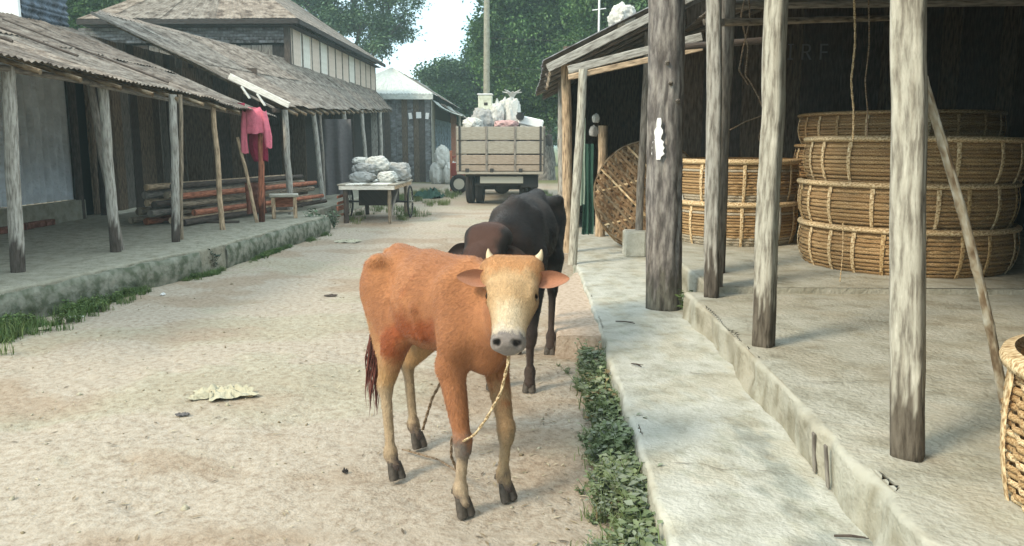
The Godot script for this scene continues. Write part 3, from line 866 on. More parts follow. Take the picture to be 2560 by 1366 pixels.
	boards(g, "board", Vector3(-4.12, 0, -31.95), Vector3(-4.12, 0, -33.0), 0.0, 3.2, 0.35, [M.wood_grey, M.wood], 0.04)
	boards(g, "shutter_board", Vector3(-4.1, 0, -33.05), Vector3(-4.1, 0, -39.0), 0.9, 2.5, 0.4, [M.paint_blue], 0.04)
	boards(g, "board", Vector3(-4.12, 0, -33.05), Vector3(-4.12, 0, -39.0), 0.0, 0.9, 0.5, [M.plaster], 0.06)
	boards(g, "board", Vector3(-4.12, 0, -39.05), Vector3(-4.12, 0, -49.5), 0.0, 3.1, 0.6, [M.wood_dark2, M.wood_red], 0.04)
	pole("post", Vector3(-3.15, 0, -33.0), Vector3(-3.1, 2.65, -33.0), 0.06, 0.05, M.wood_pale, g)
	pole("post", Vector3(-3.2, 0, -38.5), Vector3(-3.2, 2.65, -38.5), 0.07, 0.06, M.wood_red, g)
	piece("core", Vector3(-6.2, 1.6, -41.0), Vector3(4.0, 3.1, 17.8), M.wood_dark, g)
	for i in 3:
		var nt := piece("paper_notice", Vector3(-4.92 + i * 0.33, 2.58 + 0.03 * (i % 2), -31.72), Vector3(0.13 if i != 1 else 0.2, 0.24, 0.012), M.white, null, Basis(Vector3.BACK, 0.12 - 0.1 * i), 0.002)
		tag(nt, ["first small white notice on the dark wall, nearest the brown stalls", "widest white notice on the dark wall, between two narrow ones", "white notice on the dark wall nearest the blue shutter"][i], "notice", "white notices on the dark house front")

# ------------------------------------------------------------------ right side buildings
func make_right_near() -> void:
	var s := thing("basket_store", "open-fronted basket store with grey posts and dark interior beside the walkway", "shop", Vector3.ZERO)
	# posts: foot x z, top x z, height, radius, material
	var posts := [[1.335, 0.39, -2.76, 1.149, -2.76, 0.056, M.wood_pale], [1.26, 0.39, -4.33, 1.228, -4.33, 0.056, M.wood_pale], [1.285, 0.39, -5.77, 1.207, -5.77, 0.055, M.wood], [1.52, 0.44, -6.62, 1.50, -6.62, 0.060, M.wood_grey], [1.335, 0.39, 1.2, 1.36, 1.2, 0.06, M.wood], [1.335, 0.39, -0.6, 1.36, -0.6, 0.06, M.wood]]
	for p in posts:
		pole("post", Vector3(p[0], p[1], p[2]), Vector3(p[3], 2.82, p[4]), p[5] * 1.08, p[5] * 1.05, p[6], s, 0.014, 40, 0.055, 60, Color(0.30, 0.27, 0.25), 0.30, 0.75, 6)
	pole("post", Vector3(1.355, 0.44, -5.95), Vector3(1.36, 2.82, -5.95), 0.05, 0.05, M.wood_grey, s, 0.015, 12, 0.08, 30)
	# roof in two bays
	var tins := [M.tin_a, M.tin_c, M.tin_b]
	tin_roof(s, [Vector3(1.06, 2.88, 3.2), Vector3(1.06, 2.88, -6.75)], [Vector3(6.2, 4.6, 3.2), Vector3(6.2, 4.6, -6.75)], 12, 2, tins, 0.05)
	tin_roof(s, [Vector3(1.72, 2.84, -6.7), Vector3(1.80, 2.84, -10.75)], [Vector3(6.2, 4.45, -6.7), Vector3(6.2, 4.45, -10.75)], 5, 2, tins, 0.03)
	for i in 12:
		var z := 2.6 - i * 1.15
		pole("rafter", Vector3(1.0 if z > -6.7 else 1.78, 2.78, z), Vector3(6.1, 4.48 if z > -6.7 else 4.3, z), 0.035, 0.035, M.wood_grey, s, 0.02, 7, 0.1, 8)
	pole("beam", Vector3(1.35, 2.74, 3.0), Vector3(1.36, 2.74, -6.7), 0.05, 0.05, M.wood_grey, s, 0.02, 9, 0.1, 12)
	pole("beam", Vector3(1.45, 2.60, -6.7), Vector3(5.9, 2.64, -6.8), 0.035, 0.035, M.wood_grey, s, 0.03, 8, 0.1, 10)
	pole("beam", Vector3(1.30, 2.34, -5.85), Vector3(2.9, 2.52, -6.9), 0.026, 0.022, M.wood_tan, s, 0.03, 8, 0.1, 10)
	pole("beam", Vector3(1.1, 2.36, -7.6), Vector3(2.2, 2.42, -7.4), 0.03, 0.03, M.wood_dark2, s, 0.02, 8, 0.1, 8)
	# walls: dark boards at the back, grey board partition at the far end, closed near end behind the viewer
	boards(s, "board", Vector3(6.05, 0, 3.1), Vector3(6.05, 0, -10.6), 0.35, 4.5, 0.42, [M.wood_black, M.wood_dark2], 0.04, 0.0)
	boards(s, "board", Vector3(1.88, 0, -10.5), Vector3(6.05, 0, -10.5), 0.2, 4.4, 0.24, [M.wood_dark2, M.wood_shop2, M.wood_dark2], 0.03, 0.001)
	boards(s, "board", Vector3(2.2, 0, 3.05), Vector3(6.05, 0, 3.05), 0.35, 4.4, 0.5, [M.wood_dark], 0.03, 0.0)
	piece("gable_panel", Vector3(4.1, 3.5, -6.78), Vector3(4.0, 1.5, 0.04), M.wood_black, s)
	# faint lettering painted on the end wall boards
	var tm := TextMesh.new()
	tm.text = "II R F"
	var fnt := SystemFont.new()
	fnt.font_names = PackedStringArray(["Droid Sans"])
	tm.font = fnt
	tm.font_size = 64
	tm.pixel_size = 0.0042
	tm.depth = 0.004
	var tx := put("lettering", tm, plain(Color(0.20, 0.20, 0.20), 0.9), s)
	tx.position = Vector3(3.36, 2.64, -10.468)

	# big trunk-like post on the walkway
	var t := thing("trunk_post", "thick weathered tree-trunk post with white paint mark on the walkway", "post", Vector3(1.03, 0.2, -6.33))
	var tp := pole("trunk", Vector3(0, -0.01, 0), Vector3(-0.06, 2.75, 0.0), 0.146, 0.138, M.trunk, t, 0.03, 56, 0.055, 70, Color(0.55, 0.56, 0.50), 0.28, 0.25, 9)
	tp.name = "trunk"
	# paint patch: a lifted skin that follows the trunk
	var mb := MB.new()
	var P := []
	for i in 15:
		var y := 1.18 + i * 0.0225
		var f := i / 14.0
		var half := 0.34 * (1.0 - 0.75 * f) * (0.55 + 0.8 * absf(sin(i * 2.3 + i * i * 0.7))) + 0.04
		var mid := -2.42 + 0.10 * f
		var row := []
		for j in 9:
			var a := mid + half * (j / 8.0 * 2.0 - 1.0)
			row.append(Vector3(cos(a) * 0.158 + 0.012, y, -sin(a) * 0.158))
		P.append(row)
	mb.grid(P, 0.1, true)
	build("paint_mark", mb, M.white, t)
	for q in [[-0.02, 1.75], [0.04, 1.62], [-0.05, 1.9]]:
		var kb := MB.new()
		kb.tube([Vector3(q[0], q[1], 0.13), Vector3(q[0], q[1] + 0.01, 0.158)], [0.02, 0.008], 8)
		build("knot", kb, M.wood_grey, t)

func make_right_far() -> void:
	var s := thing("corner_shop", "shop with sloping eave over the road and dark open front behind the cows", "shop", Vector3.ZERO)
	tin_roof(s, [Vector3(0.10, 2.40, -8.85), Vector3(0.0, 2.4, -15.6)], [Vector3(2.2, 3.42, -8.85), Vector3(2.2, 3.42, -15.6)], 8, 1, [M.tin_grey, M.tin_b, M.tin_grey], 0.04, 0.09, 0.02)
	tin_roof(s, [Vector3(5.6, 2.4, -10.8), Vector3(5.6, 2.4, -15.6)], [Vector3(2.2, 3.42, -10.8), Vector3(2.2, 3.42, -15.6)], 6, 1, [M.tin_a, M.tin_c], 0.04, 0.12, 0.02)
	# gable edge: boards under the sheets
	bar("barge_board", Vector3(0.12, 2.30, -8.83), Vector3(1.75, 3.09, -8.83), 0.03, 0.09, M.wood, s)
	bar("tie_board", Vector3(0.34, 2.28, -8.80), Vector3(1.75, 2.62, -8.80), 0.04, 0.085, M.wood, s)
	bar("tie_board", Vector3(0.34, 2.20, -8.76), Vector3(1.75, 2.50, -8.76), 0.035, 0.06, M.wood_tan_pale, s)
	piece("eave_flap", Vector3(0.14, 2.22, -9.0), Vector3(0.03, 0.26, 0.30), M.wood_tan, s, Basis(Vector3.BACK, -0.2))
	for p in [[0.405, -8.70, 0.495, -8.72, 2.28, 0.045, M.wood_pale], [0.40, -9.7, 0.345, -9.7, 2.42, 0.055, M.wood_tan_pale], [0.42, -12.6, 0.4, -12.6, 2.45, 0.06, M.wood], [1.22, -9.42, 1.26, -9.42, 2.75, 0.04, M.wood_grey], [0.92, -11.4, 0.94, -11.4, 1.75, 0.065, M.wood_tan_pale]]:
		pole("post", Vector3(p[0], 0.19 if p[0] != 1.22 else 0.50, p[1]), Vector3(p[2], p[4], p[3]), p[5] * 1.1, p[5], p[6], s, 0.02, 12, 0.08, 30)
	for i in 7:
		var z := -9.2 - i
		pole("rafter", Vector3(0.12, 2.33, z), Vector3(2.2, 3.34, z), 0.03, 0.03, M.wood_grey, s, 0.01, 7, 0.1, 6)
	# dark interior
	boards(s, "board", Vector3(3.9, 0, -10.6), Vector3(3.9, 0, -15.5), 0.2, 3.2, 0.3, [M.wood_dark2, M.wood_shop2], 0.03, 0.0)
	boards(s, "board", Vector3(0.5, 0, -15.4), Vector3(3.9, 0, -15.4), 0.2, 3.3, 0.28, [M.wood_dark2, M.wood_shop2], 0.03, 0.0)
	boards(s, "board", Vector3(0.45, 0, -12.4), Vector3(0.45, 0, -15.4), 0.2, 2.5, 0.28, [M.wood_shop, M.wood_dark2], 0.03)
	piece("stone_pad", Vector3(1.16, 0.345, -9.38), Vector3(0.25, 0.31, 0.26), M.concrete, s, Basis(), 0.02)
	# a sack and a bracket left on the roof
	sack("roof_sack", "white sack lying on the corner shop roof", Vector3(0.93, 2.86, -9.1), Vector3(0.13, 0.13, 0.18), M.cloth_white, 0.3)
	var w := thing("water_pipe", "thin white standpipe behind the corner shop roof", "pipe", Vector3(0.72, 2.6, -9.6))
	pole("pipe", Vector3(0, 0, 0), Vector3(0, 0.55, 0), 0.012, 0.012, M.white, w, 0.0, 8, 0.0, 3)
	bar("arm", Vector3(-0.08, 0.42, 0), Vector3(0.08, 0.44, 0), 0.012, 0.012, M.white, w)
	# cloth hung from the front post
	cloth("hanging_cloth", "pale green cloth hung on the front post of the corner shop", Vector3(0.49, 1.78, -8.9), 0.10, 0.95, 0.012, 3.0, M.cloth_mint, 0.0)
	cloth("hanging_cloth", "dark green cloth hung just inside the corner shop", Vector3(0.60, 1.5, -9.35), 0.13, 1.05, 0.02, 2.0, M.cloth_green, 0.2)
	sack("hanging_bag", "upper small white bag hung inside the corner shop", Vector3(0.79, 1.83, -10.8), Vector3(0.05, 0.06, 0.05), M.cloth_white, 0.0)
	sack("hanging_bag", "lower small white bag hung inside the corner shop", Vector3(0.76, 1.66, -10.7), Vector3(0.06, 0.07, 0.05), M.cloth_grey, 0.5)

# a lumpy bag: squashed ball with folds and a tied neck
func sack(called: String, label: String, at: Vector3, r: Vector3, m: Material, turn: float, group := "", neck := true, cat := "sack") -> MeshInstance3D:
	var mb := MB.new()
	var P := []
	var s := rng.randf() * 100.0
	for i in 31:
		var t := i / 30.0
		var el := lerpf(-PI / 2, PI / 2, t)
		var row := []
		for j in 57:
			var a := TAU * (j % 56) / 56.0
			var d := Vector3(cos(el) * cos(a), sin(el), cos(el) * sin(a))
			var k := 1.0 + 0.22 * wob.get_noise_3d(d.x * 22 + s, d.y * 22, d.z * 22) + 0.13 * wob.get_noise_3d(d.x * 60 + s, d.y * 60, d.z * 60) - 0.10 * pow(1.0 - absf(wob.get_noise_3d(d.x * 55 - s, d.y * 90 + d.x * 40, d.z * 55)) * 1.6, 4.0) + 0.03 * wob.get_noise_3d(d.x * 190 + s, d.y * 190, d.z * 190)
			# boxy like a filled bag, flat below
			var p := Vector3(signf(d.x) * pow(absf(d.x), 0.75), maxf(signf(d.y) * pow(absf(d.y), 0.8), -0.82), signf(d.z) * pow(absf(d.z), 0.75)) * r * k
			if neck and t > 0.86: p = Vector3(p.x * 0.55, p.y + r.y * (t - 0.86) * 2.0, p.z * 0.55)
			row.append(p)
		P.append(row)
	mb.grid(P, 0.05, false)
	var o := build(called, mb, m)
	# outward normals: grid above runs bottom to top, so check one
	o.position = at
	o.rotation.y = turn
	tag(o, label, cat, group)
	return o

# a hanging rectangle of cloth with vertical folds and thickness by its folds
func cloth(called: String, label: String, top: Vector3, w: float, h: float, deep: float, folds: float, m: Material, turn: float) -> MeshInstance3D:
	var mb := MB.new()
	var s := rng.randf() * 40.0
	for side in 2:
		var P := []
		for i in 17:
			var t := i / 16.0
			var row := []
			for j in 25:
				var u := j / 24.0
				var x := (u - 0.5) * w * (1.0 - 0.12 * sin(t * 3.0 + s) * t)
				var z := sin(u * folds * TAU + s) * deep * (0.5 + 0.7 * t) + wob.get_noise_2d(u * 30.0 + s, t * 20.0) * deep
				row.append(Vector3(x + wob.get_noise_2d(s, t * 20.0) * 0.02 * t, -t * h + wob.get_noise_2d(u * 25.0, s) * 0.03 * t, z - side * 0.006))
			P.append(row)
		mb.grid(P, 0.05, side == 1)
	var o := build(called, mb, m)
	o.position = top
	o.rotation.y = turn
	tag(o, label, "cloth")
	return o

# ------------------------------------------------------------------ bodies as one smooth surface
# prim: [a, b, ra, rb, squash Vector3, blend, cut]
func cap(a: Vector3, b: Vector3, ra: float, rb: float, sq := Vector3.ONE, k := 0.05, cut := false) -> Array:
	return [a, b, ra, rb, sq, k, cut]

func nets(mb: MB, prims: Array, cell: float, colour: Callable) -> void:
	var lo := Vector3(1e9, 1e9, 1e9)
	var hi := -lo
	for p in prims:
		if p[6]: continue
		var r: float = maxf(p[2], p[3])
		var e: Vector3 = Vector3(r, r, r) / p[4]
		lo = lo.min(p[0] - e).min(p[1] - e)
		hi = hi.max(p[0] + e).max(p[1] + e)
	lo -= Vector3.ONE * cell * 3.0
	hi += Vector3.ONE * cell * 3.0
	var nx := int((hi.x - lo.x) / cell) + 1
	var ny := int((hi.y - lo.y) / cell) + 1
	var nz := int((hi.z - lo.z) / cell) + 1
	var F := PackedFloat32Array()
	F.resize(nx * ny * nz)
	F.fill(9.0)
	for p in prims:
		var sq: Vector3 = p[4]
		var a: Vector3 = p[0] * sq
		var b: Vector3 = p[1] * sq
		var ra: float = p[2]
		var rb: float = p[3]
		var k: float = p[5]
		var cut: bool = p[6]
		var r := maxf(ra, rb) + k + cell * 2.5
		var e := Vector3(r, r, r) / sq
		var l: Vector3 = ((p[0] - e).min(p[1] - e) - lo) / cell
		var h: Vector3 = ((p[0] + e).max(p[1] + e) - lo) / cell
		var ab := b - a
		var ll := maxf(ab.length_squared(), 1e-9)
		for z in range(maxi(0, int(l.z)), mini(nz, int(h.z) + 2)):
			for y in range(maxi(0, int(l.y)), mini(ny, int(h.y) + 2)):
				var row := (z * ny + y) * nx
				for x in range(maxi(0, int(l.x)), mini(nx, int(h.x) + 2)):
					var q := (lo + Vector3(x, y, z) * cell) * sq
					var t := clampf((q - a).dot(ab) / ll, 0.0, 1.0)
					var d := q.distance_to(a + ab * t) - (ra + (rb - ra) * t)
					var f := F[row + x]
					if cut:
						d = -d
						var hh := maxf(k - absf(f - d), 0.0) / k
						F[row + x] = maxf(f, d) + hh * hh * k * 0.25
					else:
						var hh := maxf(k - absf(f - d), 0.0) / k
						F[row + x] = minf(f, d) - hh * hh * k * 0.25
	var at := PackedInt32Array()
	at.resize(nx * ny * nz)
	at.fill(-1)
	var sy := nx
	var sz := nx * ny
	var off := [0, 1, sy, sy + 1, sz, sz + 1, sz + sy, sz + sy + 1]
	var edges := [[0, 1], [2, 3], [4, 5], [6, 7], [0, 2], [1, 3], [4, 6], [5, 7], [0, 4], [1, 5], [2, 6], [3, 7]]
	var cor := [Vector3(0, 0, 0), Vector3(1, 0, 0), Vector3(0, 1, 0), Vector3(1, 1, 0), Vector3(0, 0, 1), Vector3(1, 0, 1), Vector3(0, 1, 1), Vector3(1, 1, 1)]
	var skip := cell * 4.0
	var first := mb.v.size()
	for z in nz - 1:
		for y in ny - 1:
			var row := (z * ny + y) * nx
			for x in nx - 1:
				var i := row + x
				if absf(F[i]) > skip: continue
				var neg := 0
				for o in off:
					if F[i + o] < 0.0: neg += 1
				if neg == 0 or neg == 8: continue
				var s := Vector3.ZERO
				var cnt := 0
				for e in edges:
					var fa: float = F[i + off[e[0]]]
					var fb: float = F[i + off[e[1]]]
					if (fa < 0.0) != (fb < 0.0):
						s += cor[e[0]].lerp(cor[e[1]], fa / (fa - fb))
						cnt += 1
				var p := lo + (Vector3(x, y, z) + s / cnt) * cell
				at[i] = mb.v.size()
				mb.col = colour.call(p)
				mb.vert(p, Vector3.ZERO, Vector2.ZERO)
	var start := mb.ix.size()
	for z in range(1, nz - 1):
		for y in range(1, ny - 1):
			var row := (z * ny + y) * nx
			for x in range(1, nx - 1):
				var i := row + x
				if absf(F[i]) > skip: continue
				var s := F[i] < 0.0
				for ax in 3:
					var st: int = [1, sy, sz][ax]
					if (F[i + st] < 0.0) == s: continue
					var u: int = [sy, sz, 1][ax]
					var w: int = [sz, 1, sy][ax]
					var q := [at[i], at[i - u], at[i - u - w], at[i - w]]
					if q.min() < 0: continue
					# clockwise seen from outside
					if s: mb.ix.append_array(PackedInt32Array([q[0], q[2], q[1], q[0], q[3], q[2]]))
					else: mb.ix.append_array(PackedInt32Array([q[0], q[1], q[2], q[0], q[2], q[3]]))
	for t in range(start, mb.ix.size(), 3):
		var a := mb.ix[t]
		var b := mb.ix[t + 1]
		var c := mb.ix[t + 2]
		var nn := (mb.v[c] - mb.v[a]).cross(mb.v[b] - mb.v[a])
		mb.n[a] += nn
		mb.n[b] += nn
		mb.n[c] += nn
	for j in range(first, mb.v.size()):
		mb.n[j] = mb.n[j].normalized()

# S: stretch of the trunk; hooves: [front right, front left, rear right, rear left] as (x, z) in local metres
func make_cow(called: String, label: String, at: Vector3, turn: float, S: Vector3, hooves: Array, poll: Vector3, axis: Vector3, hl: float, body_col: Callable, head_col: Callable, tuft: Color, horn_len: float, ear_droop: float, ear_front: float, ear_cols: Array) -> Node3D:
	var cow := thing(called, label, "cow", at)
	cow.rotation.y = turn
	var rear := 0.87 if S.x < 1.0 else 1.0
	var T := func(x: float, y: float, z: float) -> Vector3: return Vector3(x * (rear if x < 0.0 else 1.0), y, z) * S
	var rs := (S.y + S.z) * 0.5
	var P := []
	# trunk: barrel, ridge, shoulder, rump
	P.append(cap(T.call(0.20, 0.825, 0), T.call(-0.05, 0.822, 0), 0.190 * rs, 0.203 * rs, Vector3(1, 1, 1.25), 0.045))
	P.append(cap(T.call(-0.05, 0.822, 0), T.call(-0.29, 0.895, 0), 0.205 * rs, 0.118 * rs, Vector3(1, 1, 1.10), 0.05))
	P.append(cap(T.call(0.26, 0.985, 0), T.call(-0.05, 0.975, 0), 0.062 * rs, 0.040 * rs, Vector3(1, 1, 1.0), 0.07))
	P.append(cap(T.call(-0.05, 0.975, 0), T.call(-0.40, 1.0, 0), 0.040 * rs, 0.050 * rs, Vector3(1, 1, 1.0), 0.07))
	P.append(cap(T.call(0.32, 0.79, 0), T.call(0.29, 0.72, 0), 0.155 * rs, 0.125 * rs, Vector3(1, 1, 1.15), 0.06))
	for s in [-1.0, 1.0]:
		P.append(cap(T.call(0.23, 0.93, 0.085 * s), T.call(0.31, 0.72, 0.108 * s), 0.060 * rs, 0.068 * rs, Vector3.ONE, 0.05))
		P.append(cap(T.call(-0.36, 0.89, 0.085 * s), T.call(-0.50, 0.87, 0.075 * s), 0.095 * rs, 0.072 * rs, Vector3.ONE, 0.06))
		P.append(cap(T.call(-0.33, 0.985, 0.148 * s), T.call(-0.40, 0.96, 0.118 * s), 0.028 * rs, 0.034 * rs, Vector3.ONE, 0.075))
		P.append(cap(T.call(-0.57, 0.93, 0.06 * s), T.call(-0.56, 0.90, 0.06 * s), 0.04 * rs, 0.04 * rs, Vector3.ONE, 0.045))
	for s in [-1.0, 1.0]:
		for i in 6:
			var rx := 0.10 - i * 0.058
			P.append(cap(T.call(rx, 0.95, 0.085 * s), T.call(rx - 0.035, 0.83, 0.160 * s), 0.019 * rs, 0.020 * rs, Vector3.ONE, 0.020))
			P.append(cap(T.call(rx - 0.035, 0.83, 0.160 * s), T.call(rx - 0.03, 0.70, 0.138 * s), 0.020 * rs, 0.016 * rs, Vector3.ONE, 0.020))
		P.append(cap(T.call(-0.265, 0.905, 0.205 * s), T.call(-0.235, 0.84, 0.225 * s), 0.070 * rs, 0.060 * rs, Vector3.ONE, 0.07, true))
	# brisket, neck, throat
	P.append(cap(T.call(0.35, 0.665, 0), T.call(0.20, 0.645, 0), 0.065 * rs, 0.04 * rs, Vector3(1, 1, 1.5), 0.06))
	var nb := poll - axis * 0.01 * hl + Vector3(-0.10, -0.075, 0)
	P.append(cap(T.call(0.27, 0.86, 0), nb + Vector3(-0.01, -0.01, 0), 0.145 * rs, 0.066 * rs, Vector3(1, 1, 1.45), 0.05))
	P.append(cap(T.call(0.34, 0.72, 0), poll + axis * 0.16 * hl + Vector3(-0.07, -0.07, 0), 0.125 * rs, 0.050 * rs, Vector3(1, 1, 1.5), 0.06))
	P.append(cap(poll + axis * 0.2 * hl + Vector3(-0.10, -0.10, 0), T.call(0.42, 0.70, 0), 0.045 * rs, 0.055 * rs, Vector3(1, 1, 2.6), 0.03))
	P.append(cap(T.call(0.42, 0.70, 0), T.call(0.35, 0.62, 0), 0.055 * rs, 0.045 * rs, Vector3(1, 1, 2.4), 0.03))
	# legs
	for q in 4:
		var s := 1.0 if q % 2 == 0 else -1.0
		var hx: float = hooves[q][0]
		var hz: float = hooves[q][1]
		var k := 0.03
		if q < 2:
			var el: Vector3 = T.call(0.26, 0.61, 0.115 * s)
			var kn := Vector3(hx + 0.012, 0.30 * S.y, lerpf(hz, el.z, 0.15))
			var fe := Vector3(hx - 0.004, 0.105 * S.y, hz)
			P.append(cap(T.call(0.29, 0.74, 0.105 * s), el, 0.072 * rs, 0.058 * rs, Vector3.ONE, 0.045))
			P.append(cap(el, kn + Vector3(0, 0.03, 0), 0.058 * rs, 0.034 * rs, Vector3.ONE, k))
			P.append(cap(kn + Vector3(0.004, 0.018, 0), kn - Vector3(-0.004, 0.022, 0), 0.040 * rs, 0.036 * rs, Vector3.ONE, 0.02))
			P.append(cap(kn - Vector3(-0.005, 0.03, 0), fe + Vector3(0.006, 0.02, 0), 0.023 * rs, 0.0185 * rs, Vector3(1, 1, 1.0), 0.012))
			P.append(cap(kn - Vector3(0.018, 0.035, 0), fe + Vector3(-0.014, 0.02, 0), 0.014 * rs, 0.013 * rs, Vector3(1, 1, 1.0), 0.012))
			P.append(cap(fe + Vector3(0, 0.006, 0), fe - Vector3(0.004, 0.008, 0), 0.029 * rs, 0.029 * rs, Vector3.ONE, 0.02))
			P.append(cap(fe, Vector3(hx + 0.016, 0.052, hz), 0.025 * rs, 0.029 * rs, Vector3.ONE, 0.02))
		else:
			var st: Vector3 = T.call(-0.21, 0.64, 0.135 * s)
			st.x = lerpf(st.x, hx + 0.10, 0.25)
			var hk := Vector3(hx - 0.055, 0.415 * S.y, lerpf(hz, 0.13 * s, 0.3))
			var fe := Vector3(hx - 0.022, 0.11 * S.y, hz)
			P.append(cap(T.call(-0.37, 0.84, 0.11 * s), st, 0.100 * rs, 0.062 * rs, Vector3(1, 1, 1.3), 0.045))
			P.append(cap(T.call(-0.47, 0.80, 0.085 * s), hk + Vector3(0.01, 0.10, 0), 0.088 * rs, 0.038 * rs, Vector3(1, 1, 1.25), 0.05))
			P.append(cap(st, hk, 0.068 * rs, 0.036 * rs, Vector3(1, 1, 1.05), k))
			P.append(cap(hk + Vector3(-0.018, 0.02, 0), hk + Vector3(0, -0.03, 0), 0.028 * rs, 0.030 * rs, Vector3.ONE, 0.02))
			P.append(cap(hk, fe + Vector3(0.006, 0, 0), 0.027 * rs, 0.0195 * rs, Vector3(1, 1, 1.05), 0.012))
			P.append(cap(hk + Vector3(-0.028, 0.015, 0), fe + Vector3(-0.016, 0.02, 0), 0.015 * rs, 0.013 * rs, Vector3.ONE, 0.012))
			P.append(cap(hk + Vector3(-0.03, 0.03, 0), hk + Vector3(0.02, 0.19, 0), 0.014 * rs, 0.02 * rs, Vector3.ONE, 0.02))
			P.append(cap(fe + Vector3(0, 0.006, 0), fe - Vector3(0.004, 0.01, 0), 0.029 * rs, 0.029 * rs, Vector3.ONE, 0.02))
			P.append(cap(fe, Vector3(hx + 0.012, 0.052, hz), 0.025 * rs, 0.029 * rs, Vector3.ONE, 0.02))
	# tail
	var t0: Vector3 = T.call(-0.50, 1.0, 0)
	var tl := [t0, T.call(-0.60, 0.93, 0.0), T.call(-0.635, 0.78, 0.012), T.call(-0.64, 0.62, 0.03), T.call(-0.635, 0.50, 0.045)]
	for i in 4:
		P.append(cap(tl[i], tl[i + 1], 0.022 - i * 0.003, 0.019 - i * 0.003, Vector3.ONE, 0.03))
	var mb := MB.new()
	nets(mb, P, 0.0115, body_col)
	# head in its own finer grid
	var flat := Vector3(axis.x, 0, axis.z).normalized()
	var nv := (flat * -axis.y + Vector3.UP * Vector2(axis.x, axis.z).length()).normalized()
	var wv := axis.cross(nv)
	var H := func(u: float, v: float, w: float) -> Vector3: return poll + (axis * u * 0.90 + nv * v + wv * w) * hl
	var h := []
	h.append(cap(H.call(0.0, -0.080, 0.066), H.call(0.0, -0.080, -0.066), 0.066 * hl, 0.066 * hl, Vector3.ONE, 0.03))
	h.append(cap(H.call(0.05, -0.105, 0), H.call(0.14, -0.10, 0), 0.092 * hl, 0.092 * hl, Vector3.ONE, 0.03))
	for s in [-1.0, 1.0]:
		h.append(cap(H.call(0.05, -0.075, 0.055 * s), H.call(0.15, -0.085, 0.062 * s), 0.062 * hl, 0.052 * hl, Vector3.ONE, 0.025))
		h.append(cap(H.call(0.118, -0.052, 0.082 * s), H.call(0.160, -0.052, 0.080 * s), 0.027 * hl, 0.020 * hl, Vector3.ONE, 0.015))
		h.append(cap(H.call(0.175, -0.082, 0.092 * s), H.call(0.21, -0.088, 0.074 * s), 0.016 * hl, 0.018 * hl, Vector3.ONE, 0.015))
		h.append(cap(H.call(0.19, -0.10, 0.072 * s), H.call(0.27, -0.10, 0.056 * s), 0.016 * hl, 0.010 * hl, Vector3.ONE, 0.015))
		h.append(cap(H.call(0.13, -0.165, 0.055 * s), H.call(0.24, -0.150, 0.038 * s), 0.058 * hl, 0.040 * hl, Vector3.ONE, 0.04))
		h.append(cap(H.call(0.20, -0.085, 0.046 * s), H.call(0.36, -0.085, 0.037 * s), 0.040 * hl, 0.035 * hl, Vector3.ONE, 0.03))
		h.append(cap(H.call(0.390, -0.058, 0.037 * s), H.call(0.398, -0.095, 0.044 * s), 0.030 * hl, 0.033 * hl, Vector3.ONE, 0.02))
	h.append(cap(H.call(0.13, -0.075, 0), H.call(0.36, -0.070, 0), 0.074 * hl, 0.044 * hl, Vector3.ONE, 0.03))
	h.append(cap(H.call(0.16, -0.15, 0), H.call(0.37, -0.125, 0), 0.062 * hl, 0.038 * hl, Vector3.ONE, 0.04))
	h.append(cap(H.call(0.388, -0.068, 0), H.call(0.392, -0.115, 0), 0.044 * hl, 0.046 * hl, Vector3.ONE, 0.02))
	h.append(cap(H.call(0.388, -0.156, 0.020), H.call(0.388, -0.156, -0.020), 0.030 * hl, 0.030 * hl, Vector3.ONE, 0.012))
	# poll crest, eye sockets, nostrils, mouth line
	h.append(cap(H.call(-0.018, -0.080, 0.085), H.call(-0.018, -0.080, -0.085), 0.043 * hl, 0.043 * hl, Vector3.ONE, 0.02))
	if horn_len < 0.05:
		h.append(cap(H.call(-0.03, -0.10, 0.02), H.call(-0.03, -0.10, -0.02), 0.068 * hl, 0.068 * hl, Vector3.ONE, 0.05))
	h.append(cap(H.call(0.0, -0.14, 0), nb, 0.075 * hl, 0.068 * rs, Vector3.ONE, 0.03))
	for s in [-1.0, 1.0]:
		h.append(cap(H.call(0.152, -0.078, 0.120 * s), H.call(0.152, -0.078, 0.108 * s), 0.017 * hl, 0.019 * hl, Vector3.ONE, 0.012, true))
		h.append(cap(H.call(0.416, -0.036, 0.032 * s), H.call(0.424, -0.066, 0.052 * s), 0.012 * hl, 0.009 * hl, Vector3.ONE, 0.008, true))
		h.append(cap(H.call(0.425, -0.136, 0.0), H.call(0.30, -0.128, 0.068 * s), 0.006 * hl, 0.004 * hl, Vector3.ONE, 0.006, true))
	var to_head := func(p: Vector3) -> Color:
		var d := (p - poll) / hl
		return head_col.call(d.dot(axis) / 0.90, d.dot(nv), d.dot(wv), p)
	nets(mb, h, 0.0050, to_head)
	build("body", mb, M.coat, cow)
	# short lying hair
	var hair := MB.new()
	var hn := Vector3(0, 1, 0.35).normalized()
	hair.vert(Vector3(-0.5, 0, 0), hn); hair.vert(Vector3(0.5, 0, 0), hn); hair.vert(Vector3(0.35, 0.12, -0.6), hn); hair.vert(Vector3(0, 0.22, -1.0), hn)
	hair.tri(0, 1, 2); hair.tri(0, 2, 3)
	var hair_at := []
	var hc := []
	var rr := RandomNumberGenerator.new()
	rr.seed = 8
	var body_n := mb.v.size()
